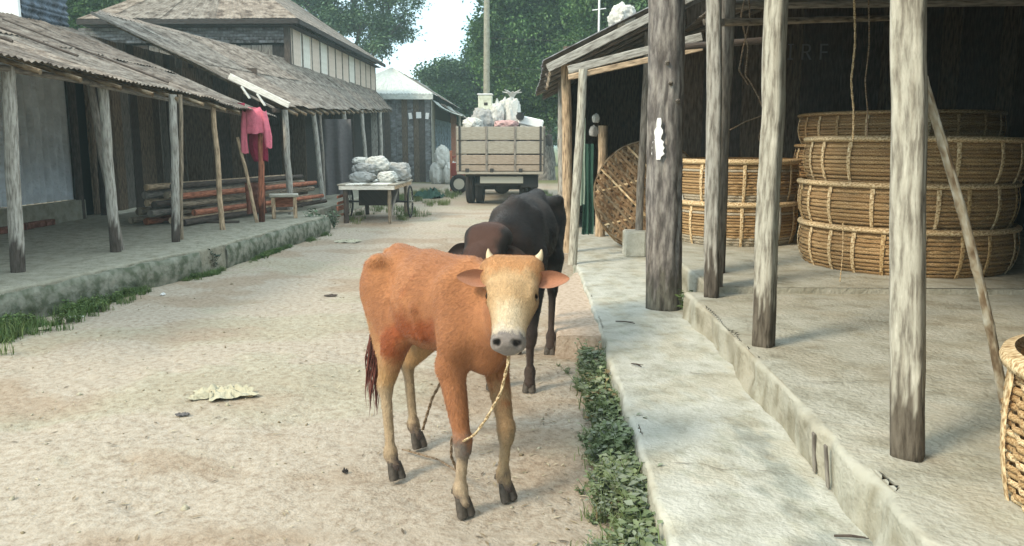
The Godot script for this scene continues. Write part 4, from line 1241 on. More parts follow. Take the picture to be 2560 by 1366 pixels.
	for i in body_n:
		var p := mb.v[i]
		var nn := mb.n[i]
		var on_head := (p - poll).length() < 0.42 * hl and (p - poll).dot(axis) > -0.08 and p.x > 0.40
		if on_head and (p - poll).dot(axis) > 0.34 * hl: continue
		for k in (1 if on_head else 2):
			var flow := Vector3(-0.75, -0.65, 0)
			if on_head: flow = axis
			elif p.y < 0.55: flow = Vector3(-0.1, -1, 0)
			flow += Vector3(rr.randfn(), rr.randfn(), rr.randfn()) * 0.22
			flow = flow - nn * flow.dot(nn)
			if flow.length() < 0.05: continue
			flow = flow.normalized()
			var l := rr.randf_range(0.008, 0.013) if on_head or p.y < 0.4 else rr.randf_range(0.012, 0.021)
			var sx := nn.cross(-flow).normalized()
			var off := (sx * rr.randfn() + flow * rr.randfn()) * (0.003 if on_head else 0.006)
			hair_at.append(Transform3D(Basis(sx * 0.0026, nn * l, -flow * l), p + off - nn * 0.0008))
			var g := rr.randf_range(0.72, 1.22)
			var c := mb.c[i]
			hc.append(Color(c.r * g, c.g * g, c.b * g))
	var fur := scatter(cow, "hair", hair.done(), hair_at, hc)
	fur.material_override = M.hair
	tag(fur, "", "", "", "stuff")
	# eyes
	for s in [-1.0, 1.0]:
		var eb := MB.new()
		ball(eb, H.call(0.152, -0.078, 0.098 * s), Vector3.ONE * 0.0190 * hl)
		build("eye", eb, M.eye, cow)
	# horns: short, curving out and up
	for s in [-1.0, 1.0]:
		var hb := MB.new()
		var pts := []
		var rad := []
		for i in 8:
			var t := i / 7.0
			pts.append(H.call(-0.03 - horn_len * t * (0.55 + 0.55 * t), -0.07 + 0.02 * t, (0.085 + horn_len * 0.55 * sin(t * 1.5)) * s))
			rad.append(hl * 0.030 * (1.0 - 0.86 * t * t) * (1.0 - 0.25 * t))
		hb.tube(pts, rad, 12, 0.03, wob)
		build("horn", hb, M.horn, cow)
	# ears: cupped leaves
	for s in [-1.0, 1.0]:
		var eb := MB.new()
		var root: Vector3 = H.call(0.062, -0.085, 0.092 * s)
		var out: Vector3 = (wv * s + Vector3(0, -ear_droop, 0) + nv * ear_front).normalized()
		var front := (nv * 0.9 + axis * 0.35)
		front = (front - out * front.dot(out)).normalized()
		var wide := out.cross(front)
		for side in 2:
			var G := []
			for i in 13:
				var t := i / 12.0
				var half := hl * (0.017 + 0.023 * sin(pow(t, 0.8) * PI * 0.94)) * (1.0 - 0.55 * pow(t, 5.0))
				if i == 12: half = hl * 0.004
				var row := []
				for j in 9:
					var u := j / 4.0 - 1.0
					var cupd := (u * u - 0.6) * half * (1.25 - 0.7 * t)
					row.append(root + out * (t * 0.165 * hl) + wide * (u * half) + front * (cupd - side * 0.005) - Vector3(0, 0.012 * t * t, 0))
				G.append(row)
			eb.col = ear_cols[side]
			var before := eb.v.size()
			eb.grid(G, 0.1, false)
			# face outwards: inner side looks to the front
			var mid := before + 6 * 9 + 4
			if (eb.n[mid].dot(front) > 0.0) == (side == 1):
				for j in range(before, eb.v.size()): eb.n[j] = -eb.n[j]
				for j in range(eb.ix.size() - 12 * 8 * 6, eb.ix.size(), 3):
					var q := eb.ix[j + 1]
					eb.ix[j + 1] = eb.ix[j + 2]
					eb.ix[j + 2] = q
		build("ear", eb, M.coat, cow)
	# cloven hooves and dew claws
	for q in 4:
		var hb := MB.new()
		var hx: float = hooves[q][0]
		var hz: float = hooves[q][1]
		for s in [-1.0, 1.0]:
			hb.tube([Vector3(hx + 0.008, 0.072, hz + 0.014 * s), Vector3(hx + 0.022, 0.040, hz + 0.017 * s), Vector3(hx + 0.036, 0.008, hz + 0.019 * s), Vector3(hx + 0.038, 0.0, hz + 0.019 * s)], [0.019, 0.0225, 0.0235, 0.020], 10, 0.0, null, null, 0.82)
			hb.tube([Vector3(hx - 0.034, 0.095, hz + 0.014 * s), Vector3(hx - 0.042, 0.078, hz + 0.015 * s)], [0.009, 0.004], 7)
		build("hoof", hb, M.hoof, cow)
	# tail switch: a bundle of strands
	var tb := MB.new()
	tb.col = tuft
	for i in 90:
		var a := rng.randf() * TAU
		var r := sqrt(rng.randf()) * 0.014
		var e: Vector3 = tl[4] + Vector3(cos(a) * r, rng.randf_range(0.0, 0.10), sin(a) * r)
		var l := rng.randf_range(0.12, 0.34)
		var k := rng.randf_range(0.7, 1.8)
		var w := rng.randf_range(0.2, 1.6)
		tb.col = Color(tuft.r * k, tuft.g * k, tuft.b * k)
		tb.tube([e, e + Vector3(cos(a) * 0.014 * w + 0.004, -l * 0.4, sin(a) * 0.016 * w), e + Vector3(cos(a + 0.8) * 0.020 * w, -l * 0.75, sin(a + 0.8) * 0.02 * w), e + Vector3(cos(a + 1.2) * 0.022 * w, -l, sin(a + 1.2) * 0.022 * w)], [0.0025, 0.0028, 0.0022, 0.0006], 4)
	build("tail_switch", tb, M.coat, cow)
	return cow

func ball(mb: MB, at: Vector3, r: Vector3, n := 12) -> void:
	var f := mb.v.size()
	for i in n + 1:
		var el := PI * i / n - PI / 2
		for j in 2 * n + 1:
			var az := PI * j / n
			var d := Vector3(cos(el) * cos(az), sin(el), cos(el) * sin(az))
			mb.vert(at + d * r, (d / r).normalized(), Vector2(j, i) / n)
	for i in n:
		for j in 2 * n:
			var q := f + i * (2 * n + 1) + j
			mb.quad(q, q + 1, q + 2 * n + 2, q + 2 * n + 1)

func nz3(p: Vector3, f: float) -> float:
	return wob.get_noise_3d(p.x * f, p.y * f, p.z * f)

func make_cows() -> void:
	# ---- the tan cow that faces the camera
	var hv := [[0.311, 0.116], [0.309, -0.111], [-0.183, 0.140], [-0.438, -0.145]]
	var coat := func(p: Vector3) -> Color:
		var c := Color(0.335, 0.137, 0.056)
		c = c.lerp(Color(0.43, 0.185, 0.075), clampf((nz3(p, 70.0) + (p.y - 0.9) * 0.9) * 2.2, 0.0, 1.0))
		c = c.lerp(Color(0.27, 0.070, 0.020), clampf((nz3(p + Vector3(5, 0, 0), 60.0) + 0.35 - absf(p.y - 0.70) * 3.0 - absf(p.x) * 1.2) * 3.0, 0.0, 1.0))
		var j := nz3(p, 180.0) * 0.05 + nz3(p, 420.0) * 0.03
		# buff buttocks and hind legs
		if p.x < -0.08:
			var edge := 0.70 + (p.x + 0.30) * -0.65 + j * 1.6
			c = c.lerp(Color(0.45, 0.27, 0.12), clampf((edge - p.y) * 7.0, 0.0, 1.0))
			c = c.lerp(Color(0.42, 0.31, 0.19), clampf((0.46 + j - p.y) * 14.0, 0.0, 1.0))
		elif p.y < 0.56:
			c = c.lerp(Color(0.44, 0.28, 0.12), clampf((absf(p.z) * -9.0 + 0.75 + j * 5.0), 0.0, 1.0))
			# grey knees, buff shanks
			c = c.lerp(Color(0.17, 0.14, 0.115), clampf((0.355 + j * 1.4 - p.y) * 16.0, 0.0, 1.0))
			c = c.lerp(Color(0.42, 0.32, 0.21), clampf((0.268 + j * 1.4 - p.y) * 16.0, 0.0, 1.0))
			if p.z < 0.0: c = c.lerp(Color(0.36, 0.25, 0.13), clampf((0.50 + j * 2.0 - p.y) * 12.0, 0.0, 0.75))
		c = c.lerp(Color(0.09, 0.065, 0.055), clampf((0.125 + j * 1.6 - p.y) * 14.0, 0.0, 1.0))
		var g := 1.0 + nz3(p, 900.0) * 0.22
		return Color(c.r * g, c.g * g, c.b * g)
	var face := func(u: float, v: float, w: float, p: Vector3) -> Color:
		var j := nz3(p, 300.0) * 0.04 + nz3(p, 700.0) * 0.03
		var c := Color(0.54, 0.36, 0.19)
		c = c.lerp(Color(0.50, 0.235, 0.09), clampf((0.075 - u + j) * 14.0, 0.0, 0.8))
		c = c.lerp(Color(0.64, 0.52, 0.35), clampf((u - 0.17 + j) * 12.0, 0.0, 1.0) * clampf(1.6 - absf(w) * 18.0, 0.0, 1.0))
		c = c.lerp(Color(0.34, 0.135, 0.048), clampf((-v - 0.135 + j) * 18.0, 0.0, 1.0))
		c = c.lerp(Color(0.56, 0.48, 0.37), clampf((u - 0.315 + j) * 25.0, 0.0, 1.0))
		# bare grey muzzle
		if v > -0.125: c = c.lerp(Color(0.25, 0.22, 0.20), clampf((u - 0.363 + j * 0.6) * 60.0, 0.0, 1.0))
		for s in [-1.0, 1.0]:
			var dn := Vector3(u - 0.412, v + 0.050, w - 0.043 * s).length()
			c = c.lerp(Color(0.012, 0.01, 0.01), clampf((0.024 - dn) * 120.0, 0.0, 1.0))
			var de := Vector3((u - 0.153) * 1.2, v + 0.078, (w - 0.104 * s) * 0.7).length()
			c = c.lerp(Color(0.05, 0.03, 0.02), clampf((0.027 - de + j * 0.15) * 110.0, 0.0, 1.0))
		var g := 1.0 + nz3(p, 1100.0) * 0.2
		return Color(c.r * g, c.g * g, c.b * g)
	make_cow("cow", "tan orange cow with short pale horns standing in the road facing the camera", Vector3(-0.417, 0.0, -3.39), deg_to_rad(-48.9), Vector3(0.94, 1.0, 0.98), hv, Vector3(0.515, 1.062, 0.012), Vector3(0.413, -0.735, 0.43).normalized(), 0.86, coat, face, Color(0.11, 0.035, 0.025), 0.066, -0.10, 0.22, [Color(0.42, 0.20, 0.12), Color(0.46, 0.21, 0.085)])

	# ---- the dark cow behind
	var hd := [[0.44, 0.12], [0.448, -0.11], [-0.43, 0.13], [-0.453, -0.112]]
	var dcoat := func(p: Vector3) -> Color:
		var c := Color(0.016, 0.014, 0.014)
		c = c.lerp(Color(0.042, 0.032, 0.028), clampf(nz3(p, 55.0) * 2.5 + 0.1, 0.0, 1.0))
		c = c.lerp(Color(0.06, 0.035, 0.026), clampf((p.x - 0.50 + nz3(p, 120.0) * 0.15) * 5.0, 0.0, 0.8) * clampf((p.y - 0.6) * 5.0, 0.0, 1.0))
		c = c.lerp(Color(0.09, 0.06, 0.045), clampf((0.5 - p.y) * 4.0 + nz3(p, 100.0), 0.0, 0.6))
		var g := 1.0 + nz3(p, 800.0) * 0.3
		return Color(c.r * g, c.g * g, c.b * g)
	var dface := func(u: float, _v: float, w: float, p: Vector3) -> Color:
		var c := Color(0.085, 0.043, 0.029).lerp(Color(0.05, 0.035, 0.03), clampf((u - 0.17 + nz3(p, 250.0) * 0.06) * 10.0, 0.0, 1.0))
		c = c.lerp(Color(0.03, 0.024, 0.022), clampf((absf(w) - 0.075 + nz3(p, 300.0) * 0.03) * 30.0, 0.0, 1.0))
		return c
	make_cow("cow", "dark brown-black cow standing behind the tan cow", Vector3(-0.07, 0.0, -5.2), deg_to_rad(-98.9), Vector3(1.32, 1.13, 1.12), hd, Vector3(0.80, 1.02, 0.10), Vector3(0.55, -0.80, 0.12).normalized(), 1.06, dcoat, dface, Color(0.02, 0.017, 0.016), 0.02, 0.28, -0.1, [Color(0.05, 0.035, 0.03), Color(0.03, 0.024, 0.022)])

	# ---- tether: from the halter down past the knee, along the ground and up to the hind leg
	var t := thing("tether_rope", "pale tether rope hanging from the tan cow's halter to the ground", "rope", Vector3.ZERO)
	rope(t, "rope", [Vector3(-0.10, 0.80, -2.93), Vector3(-0.10, 0.69, -2.91), Vector3(-0.13, 0.56, -2.94), Vector3(-0.185, 0.45, -2.97), Vector3(-0.235, 0.37, -3.0), Vector3(-0.285, 0.33, -3.03)], 0.006, M.rope)
	rope(t, "rope", [Vector3(-0.285, 0.33, -3.03), Vector3(-0.335, 0.335, -3.07), Vector3(-0.345, 0.22, -3.14), Vector3(-0.33, 0.08, -3.3), Vector3(-0.37, 0.012, -3.5), Vector3(-0.46, 0.010, -3.62), Vector3(-0.56, 0.012, -3.68), Vector3(-0.65, 0.010, -3.74)], 0.006, M.rope_dark)
	rope(t, "rope", [Vector3(-0.395, 0.58, -3.44), Vector3(-0.43, 0.42, -3.56), Vector3(-0.49, 0.30, -3.66), Vector3(-0.53, 0.18, -3.73), Vector3(-0.555, 0.10, -3.78)], 0.007, M.rope_dark)

func rope(parent: Node3D, called: String, pts: Array, r: float, m: Material) -> void:
	var c := Curve3D.new()
	for i in pts.size():
		var d: Vector3 = (pts[mini(i + 1, pts.size() - 1)] - pts[maxi(i - 1, 0)]) / 6.0
		c.add_point(pts[i], -d, d)
	var n := maxi(10, int(c.get_baked_length() / (r * 2.5)))
	n = mini(n, 120)
	var mb := MB.new()
	for s in 2:
		var q := []
		var rad := []
		for i in n + 1:
			var t := float(i) / n
			var p := c.sample_baked(t * c.get_baked_length())
			var a := t * n * 0.9 + PI * s
			q.append(p + Vector3(cos(a), 0.3 * sin(a), sin(a)) * r * 0.5)
			rad.append(r * 0.68)
		mb.tube(q, rad, 6)
	build(called, mb, m, parent)

# ------------------------------------------------------------------ baskets
func ring_mesh(r: float, y0: float, y1: float, thick: float, seg: int, wav := 0.0, waves := 0, phase := 0.0, r2 := -1.0) -> ArrayMesh:
	var mb := MB.new()
	if r2 < 0.0: r2 = r
	var prof := [[0.0, 0.0], [0.0, 0.25], [1.0, 0.35], [1.0, 0.65], [0.0, 0.75], [0.0, 1.0]]
	prof = [[-0.2, 0.0], [0.8, 0.18], [1.0, 0.5], [0.8, 0.82], [-0.2, 1.0]]
	var P := []
	for q in prof:
		var row := []
		for j in seg + 1:
			var a := TAU * (j % seg) / seg
			var rr: float = lerpf(r, r2, q[1]) + thick * q[0] + (wav * sin(a * waves + phase) if waves else 0.0)
			row.append(Vector3(cos(a) * rr, lerpf(y0, y1, q[1]), sin(a) * rr))
		P.append(row)
	mb.grid(P, 0.12, false)
	return mb.done()

func basket_profile(R: float, t: float) -> float:
	return R * (0.905 + 0.19 * t - 0.145 * t * t)

func make_basket(R: float, H: float, courses: int, stakes: int, wall: Array, pale: Array, rim: Material, label: String) -> Node3D:
	var o := thing("bamboo_basket", label, "basket", Vector3.ZERO, "")
	var lo := 0.0
	var hi := H * 0.84
	for i in courses:
		var t0 := float(i) / courses
		var t1 := (i + 1.0) / courses
		var jr := rng.randf_range(-0.004, 0.004)
		var ws := put("woven_strip", ring_mesh(basket_profile(R, t0) - 0.006 + jr, lerpf(lo, hi, t0), lerpf(lo, hi, t1) - rng.randf_range(0.001, 0.007), 0.007, 144, 0.007, 36, PI * (i % 2), basket_profile(R, t1) - 0.006 + jr), wall[rng.randi() % wall.size()], o)
		ws.rotation = Vector3(rng.randf_range(-0.004, 0.004), rng.randf() * TAU, rng.randf_range(-0.004, 0.004))
	# a plain liner so that the weave is closed, and the floor
	var mb := MB.new()
	var P := []
	for i in 5:
		var row := []
		for j in 49:
			var a := TAU * (j % 48) / 48.0
			var rr := basket_profile(R, i / 4.0) - 0.022
			row.append(Vector3(cos(a) * rr, H * i / 4.0 * 0.95, sin(a) * rr))
		P.append(row)
	mb.grid(P, 0.2, false)
	build("inner_wall", mb, M.bamboo, o)
	var fl := MB.new()
	fl.tube([Vector3(0, 0.004, 0), Vector3(0, 0.022, 0)], [basket_profile(R, 0.0) - 0.015, basket_profile(R, 0.0) - 0.015], 40)
	build("floor", fl, M.bamboo, o)
	# rim: two flat hoops bound together
	put("rim", ring_mesh(R * 0.955, H * 0.875, H, 0.034, 96), rim, o)
	put("rim_hoop", ring_mesh(R * 0.94, H * 0.83, H * 0.87, 0.012, 96), M.bamboo_dark, o)
	# pale upright splints
	var sb := MB.new()
	var G := []
	for side in [[-0.5, 0.004], [-0.42, 0.011], [0.42, 0.011], [0.5, 0.004]]:
		var row := []
		for i in 9:
			var t := i / 8.0
			row.append(Vector3(basket_profile(R, minf(t * 1.1, 1.0)) + side[1] + 0.006, H * 0.93 * t, side[0] * 0.034 * (0.8 + 0.3 * t)))
		G.append(row)
	sb.grid(G, 0.1, false)
	if sb.n[9 + 4].x < 0.0:
		for j in sb.n.size(): sb.n[j] = -sb.n[j]
		for j in range(0, sb.ix.size(), 3):
			var q := sb.ix[j + 1]
			sb.ix[j + 1] = sb.ix[j + 2]
			sb.ix[j + 2] = q
	var sm := sb.done()
	for i in stakes:
		var s := put("splint", sm, pale[rng.randi() % pale.size()], o)
		s.rotation.y = TAU * (i + rng.randf_range(-0.22, 0.22)) / stakes
		s.rotation.x = rng.randf_range(-0.02, 0.02)
	return o

func set_basket(src: Node3D, at: Vector3, turn: float, label: String, group: String, first: bool, tilt := 0.0) -> Node3D:
	var o := src
	if not first:
		o = src.duplicate()
		o.name = numbered("bamboo_basket")
		add_child(o)
	o.position = at
	o.rotation = Vector3(tilt, turn, 0)
	tag(o, label, "basket", group)
	return o

func make_baskets() -> void:
	var g := "stacked bamboo baskets in the store"
	var big := make_basket(0.90, 0.385, 10, 20, [M.bamboo, M.bamboo_straw, M.bamboo, M.bamboo_dark], [M.bamboo_pale, M.bamboo_pale, M.bamboo_straw], M.bamboo_pale, "")
	var st := 0.362
	set_basket(big, Vector3(3.27, 0.445, -7.18), 0.1, "bottom basket of the front three-high stack, on the floor behind the bamboo pole", g, true)
	set_basket(big, Vector3(3.25, 0.445 + st, -7.20), 0.83, "middle basket of the front three-high stack behind the bamboo pole", g, false)
	set_basket(big, Vector3(3.28, 0.445 + 2 * st, -7.18), 1.9, "top basket of the front three-high stack behind the bamboo pole", g, false, 0.012)
	var back := make_basket(1.08, 0.37, 10, 22, [M.bamboo, M.bamboo, M.bamboo_dark], [M.bamboo, M.bamboo_pale], M.bamboo, "")
	for i in 4:
		set_basket(back, Vector3(4.05 + 0.02 * (i % 2), 0.445 + 0.342 * i, -9.3), 0.4 * i, ["lowest basket of the four-high stack against the back wall", "second basket from the floor in the four-high stack against the back wall", "third basket from the floor in the four-high stack against the back wall", "top basket of the four-high stack against the back wall"][i], g, i == 0)
	var small := make_basket(0.67, 0.46, 13, 16, [M.bamboo_dark, M.bamboo_grey, M.bamboo_dark, M.bamboo], [M.bamboo_pale, M.bamboo_pale, M.cloth_white], M.bamboo_pale, "")
	set_basket(small, Vector3(2.20, 0.445, -8.9), 0.2, "lower basket of the two-high stack behind the trunk post", g, true)
	set_basket(small, Vector3(2.19, 0.445 + 0.44, -8.9), 1.1, "upper basket of the two-high stack behind the trunk post", g, false)
	var near := make_basket(0.50, 0.47, 15, 14, [M.bamboo, M.bamboo_pale, M.bamboo], [M.bamboo_pale, M.bamboo], M.bamboo_pale, "")
	set_basket(near, Vector3(1.93, 0.40, -2.28), 0.6, "pale basket at the right edge, nearest on the veranda floor", "", true)

	# ---- big basket on its side, showing its lattice bottom
	var o := thing("lattice_basket", "round dark lattice basket leaning on its side behind the trunk post", "basket", Vector3(1.37, 0.885, -10.02))
	o.rotation = Vector3(deg_to_rad(-10), deg_to_rad(-16), 0)
	var R := 0.655
	var disc := MB.new()
	disc.tube([Vector3(0, 0, -0.30), Vector3(0, 0, -0.285)], [R * 0.985, R * 0.985], 48)
	build("backing", disc, M.bamboo_old, o)
	var k := 0
	for d in 3:
		var a := d * PI / 3.0 + 0.28
		var ax := Vector3(cos(a), sin(a), 0)
		var nr := Vector3(-sin(a), cos(a), 0)
		for i in 21:
			var off := (i - 10) * 0.063 + rng.randf_range(-0.012, 0.012)
			if absf(off) > R * 0.96: continue
			var half := sqrt(R * R - off * off) * 0.985
			var pale := (i == 6 or i == 13) and d != 1
			var mt: Material = M.bamboo_pale if pale else ([M.bamboo_brown, M.bamboo_old, M.bamboo_brown][k % 3])
			k += 1
			piece("lath", nr * off + Vector3(0, 0, d * 0.006 + (0.008 if pale else 0.0)), Vector3(half * 2.0, 0.024 if pale else 0.034, 0.005), mt, o, Basis(ax, nr, Vector3(0, 0, 1)), 0.0015)
	var rimm := MB.new()
	var pts := []
	var rad := []
	for i in 65:
		pts.append(Vector3(cos(TAU * i / 64.0), sin(TAU * i / 64.0), 0.0) * R)
		rad.append(0.017)
	rimm.tube(pts, rad, 8)
	build("rim", rimm, M.bamboo_old, o)
	for i in 5:
		var hoop := put("woven_strip", ring_mesh(R * (0.99 + 0.02 * i), -0.02 - 0.062 * (i + 1), -0.02 - 0.062 * i, 0.01, 72, 0.006, 18, PI * (i % 2)), M.bamboo_dark, o)
		hoop.rotation.x = PI / 2

# ------------------------------------------------------------------ truck
func wheel(called: String, r: float, w: float, parent: Node3D, at: Vector3, hub: Material) -> void:
	var n := Node3D.new()
	n.name = called
	parent.add_child(n, true)
	n.position = at
	var mb := MB.new()
	var prof := [[0.58, -0.5], [0.80, -0.52], [0.95, -0.46], [1.0, -0.30], [1.0, -0.06], [0.97, -0.04], [0.97, 0.04], [1.0, 0.06], [1.0, 0.30], [0.95, 0.46], [0.80, 0.52], [0.58, 0.5]]
	var P := []
	for q in prof:
		var row := []
		for j in 33:
			var a := TAU * (j % 32) / 32.0
			row.append(Vector3(q[1] * w, cos(a) * q[0] * r, sin(a) * q[0] * r))
		P.append(row)
	mb.grid(P, 0.1, true)
	if mb.n[5 * 33].y < 0.0:
		for j in mb.n.size(): mb.n[j] = -mb.n[j]
		for j in range(0, mb.ix.size(), 3):
			var q := mb.ix[j + 1]
			mb.ix[j + 1] = mb.ix[j + 2]
			mb.ix[j + 2] = q
	build("tyre", mb, M.rubber, n)
	var hb := MB.new()
	hb.tube([Vector3(-0.38 * w, 0, 0), Vector3(0.38 * w, 0, 0)], [0.6 * r, 0.6 * r], 24)
	hb.tube([Vector3(-0.5 * w, 0, 0), Vector3(0.5 * w, 0, 0)], [0.2 * r, 0.2 * r], 12)
	build("rim", hb, hub, n)

func make_truck() -> void:
	var t := thing("truck", "small cargo truck seen from behind with pale plank tailgate", "truck", Vector3(-0.87, 0, -19.6))
	var W := 2.1
	var L := 4.0
	# tailgate planks with iron straps
	for p in [[0.845, 0.985, M.plank_pink], [1.005, 1.232, M.plank_pink], [1.262, 1.560, M.plank], [1.592, 1.91, M.plank]]:
		piece("tailgate_plank", Vector3(0, (p[0] + p[1]) * 0.5, 0), Vector3(W, p[1] - p[0], 0.05), p[2], t, Basis(), 0.012)
	for x in [-0.98, -0.33, 0.36, 0.98]:
		piece("tailgate_strap", Vector3(x, 1.38, 0.034), Vector3(0.05, 1.08, 0.014), M.metal_dark if absf(x) > 0.5 else M.wood_grey, t, Basis(), 0.003)
	for x in [-0.8, -0.2, 0.5]:
		piece("hinge", Vector3(x, 0.86, 0.05), Vector3(0.09, 0.10, 0.03), M.metal_dark, t)
	for s in [-1.0, 1.0]:
		for p in [[0.90, 1.235], [1.258, 1.565], [1.588, 1.91]]:
			piece("side_plank", Vector3(s * (W * 0.5 - 0.03), (p[0] + p[1]) * 0.5, -L * 0.5 - 0.02), Vector3(0.045, p[1] - p[0], L - 0.1), M.plank, t, Basis(), 0.01)
		for i in 4:
			piece("side_post", Vector3(s * (W * 0.5 + 0.02), 1.38, -0.25 - i * 1.15), Vector3(0.05, 1.1, 0.08), M.wood_grey, t)
	piece("front_board", Vector3(0, 1.45, -L + 0.02), Vector3(W, 1.2, 0.05), M.wood, t)
	piece("bed", Vector3(0, 0.845, -L * 0.5 - 0.03), Vector3(W - 0.12, 0.08, L - 0.1), M.wood_grey, t)
	piece("rear_rail", Vector3(0, 0.80, 0.02), Vector3(W, 0.06, 0.09), M.plank, t)
	# chassis, bumper, axle
	for s in [-1.0, 1.0]:
		piece("chassis_rail", Vector3(s * 0.36, 0.70, -2.6), Vector3(0.09, 0.17, 5.0), M.metal_dark, t)
	piece("rear_panel", Vector3(0.03, 0.63, -0.12), Vector3(1.06, 0.17, 0.05), M.paint_cream, t, Basis(), 0.01)
	piece("cross_member", Vector3(0, 0.745, -0.2), Vector3(1.7, 0.07, 0.1), M.metal_dark, t)
	piece("cross_member", Vector3(0, 0.51, -0.3), Vector3(1.3, 0.06, 0.1), M.metal_dark, t)
	pole("axle", Vector3(-0.85, 0.40, -1.0), Vector3(0.85, 0.40, -1.0), 0.06, 0.06, M.metal_dark, t, 0.0, 10, 0.0, 2)
	var db := MB.new()
	ball(db, Vector3(0.0, 0.40, -1.0), Vector3(0.2, 0.17, 0.2))
	build("axle_casing", db, M.metal_dark, t)
	piece("tool_box", Vector3(0.72, 0.60, -0.35), Vector3(0.42, 0.32, 0.4), M.black, t)
	for x in [-0.56, -0.80, 0.56, 0.80]:
		wheel("wheel", 0.40, 0.21, t, Vector3(x, 0.40, -1.0), M.metal_dark)
	for x in [-0.78, 0.78]:
		wheel("wheel", 0.40, 0.22, t, Vector3(x, 0.40, -4.7), M.metal_dark)
		piece("mudflap", Vector3(x * 0.9, 0.42, -1.5), Vector3(0.42, 0.4, 0.02), M.rubber, t)
	# cab
	piece("cab_floor", Vector3(0, 0.80, -4.95), Vector3(1.85, 0.5, 1.75), M.paint_cream, t, Basis(), 0.05)
	piece("cab_roof", Vector3(0, 2.06, -4.85), Vector3(1.7, 0.1, 1.35), M.paint_cream, t, Basis(), 0.04)
	for s in [-1.0, 1.0]:
		piece("cab_pillar", Vector3(s * 0.80, 1.53, -4.2), Vector3(0.09, 1.0, 0.1), M.paint_cream, t)
		piece("cab_pillar", Vector3(s * 0.80, 1.53, -5.45), Vector3(0.09, 1.0, 0.1), M.paint_cream, t)
		piece("door", Vector3(s * 0.88, 1.15, -4.85), Vector3(0.05, 0.42, 1.1), M.paint_cream, t)
	piece("cab_back", Vector3(0, 1.2, -4.14), Vector3(1.66, 0.6, 0.05), M.paint_cream, t)
	bar("mirror_arm", Vector3(0.85, 1.75, -5.3), Vector3(1.24, 1.72, -5.2), 0.025, 0.025, M.metal_dark, t)
	piece("mirror", Vector3(1.27, 1.62, -5.2), Vector3(0.18, 0.34, 0.06), M.metal_dark, t, Basis(), 0.02)
	# ---- load: things of their own lying in the bed
	var g := "load on the truck"
	var z := -20.4
	var low := [["dull bundle low in the truck bed, leftmost of the bottom layer", -1.55], ["dull bundle low in the truck bed, second from its left side", -1.0], ["dull bundle low in the truck bed, second from its right side", -0.4], ["dull bundle low in the truck bed, against its right side", -0.1]]
	for i in 3:
		sack("cargo_bundle", low[i][0], Vector3(low[i][1] + 0.1, 1.34, z), Vector3(0.30, 0.55, 0.45), M.cloth_dim, i * 0.3, g, false, "bundle")
	sack("cargo_bundle", low[3][0], Vector3(-0.06, 1.34, z - 0.6), Vector3(0.2, 0.55, 0.4), M.cloth_dim, 0.3, g, false, "bundle")
	sack("cargo_bundle", "grey draped bundle under the white crate on the truck", Vector3(-1.33, 2.08, z), Vector3(0.30, 0.30, 0.35), M.cloth_grey, 0.2, g, false, "bundle")
	var cr := thing("crate", "small white crate on top of the truck load", "crate", Vector3(-1.27, 2.34, z), g)
	piece("crate_box", Vector3(0, 0.18, 0), Vector3(0.34, 0.36, 0.34), M.plaster, cr, Basis(), 0.015)
	piece("crate_hole", Vector3(0.02, 0.14, 0.172), Vector3(0.09, 0.07, 0.01), M.metal_dark, cr)
	piece("crate_lid", Vector3(0, 0.375, 0), Vector3(0.38, 0.03, 0.38), M.white, cr, Basis(), 0.008)
	var tall := sack("tall_sack", "tall white tied sack with flared neck on the truck load", Vector3(-0.60, 2.16, z), Vector3(0.20, 0.48, 0.2), M.cloth_white, 0.4, g, true)
	var fr := MB.new()
	for i in 7:
		var a := TAU * i / 7.0
		fr.tube([Vector3(0, 0.46, 0), Vector3(cos(a) * 0.10, 0.60, sin(a) * 0.10), Vector3(cos(a) * 0.26, 0.62 + 0.05 * (i % 2), sin(a) * 0.2)], [0.05, 0.045, 0.012], 8, 0.0, null, null, 0.5)
	build("flared_neck", fr, M.cloth_white, tall)
	sack("cargo_sack", "rounded white sack left of the tall tied sack on the truck", Vector3(-0.98, 2.22, z + 0.05), Vector3(0.19, 0.30, 0.22), M.cloth_white, 0.2, g)
	sack("cargo_sack", "smaller white sack peeping behind the truck load", Vector3(-0.80, 2.36, z - 0.45), Vector3(0.2, 0.26, 0.2), M.cloth_white, 0.9, g)
	sack("cargo_bundle", "dusty pink bundle just above the tailgate", Vector3(-0.72, 1.96, z + 0.45), Vector3(0.30, 0.12, 0.2), M.cloth_rose, 0.1, g, false, "bundle")
	sack("cargo_bundle", "pale bundle hanging over the left end of the tailgate", Vector3(-1.55, 1.98, z + 0.4), Vector3(0.24, 0.16, 0.22), M.cloth_white, -0.3, g, false, "bundle")
	var sl := piece("foam_sheet", Vector3.ZERO, Vector3(0.62, 0.22, 0.5), M.white, null, Basis(Vector3.BACK, -0.22), 0.03)
	sl.position = Vector3(-0.13, 2.03, z + 0.2)
	tag(sl, "white slanting slab on the right end of the truck load", "slab", g)
	var pot := MB.new()
	pot.tube([Vector3(0, 0, 0), Vector3(0, 0.03, 0), Vector3(0, 0.1, 0), Vector3(0, 0.15, 0), Vector3(0, 0.18, 0)], [0.05, 0.09, 0.105, 0.07, 0.085], 16)
	var po := build("cooking_pot", pot, M.black)
	po.position = Vector3(-0.39, 2.08, z + 0.5)
	tag(po, "black round pot wedged beside the white slab on the truck", "pot", g)

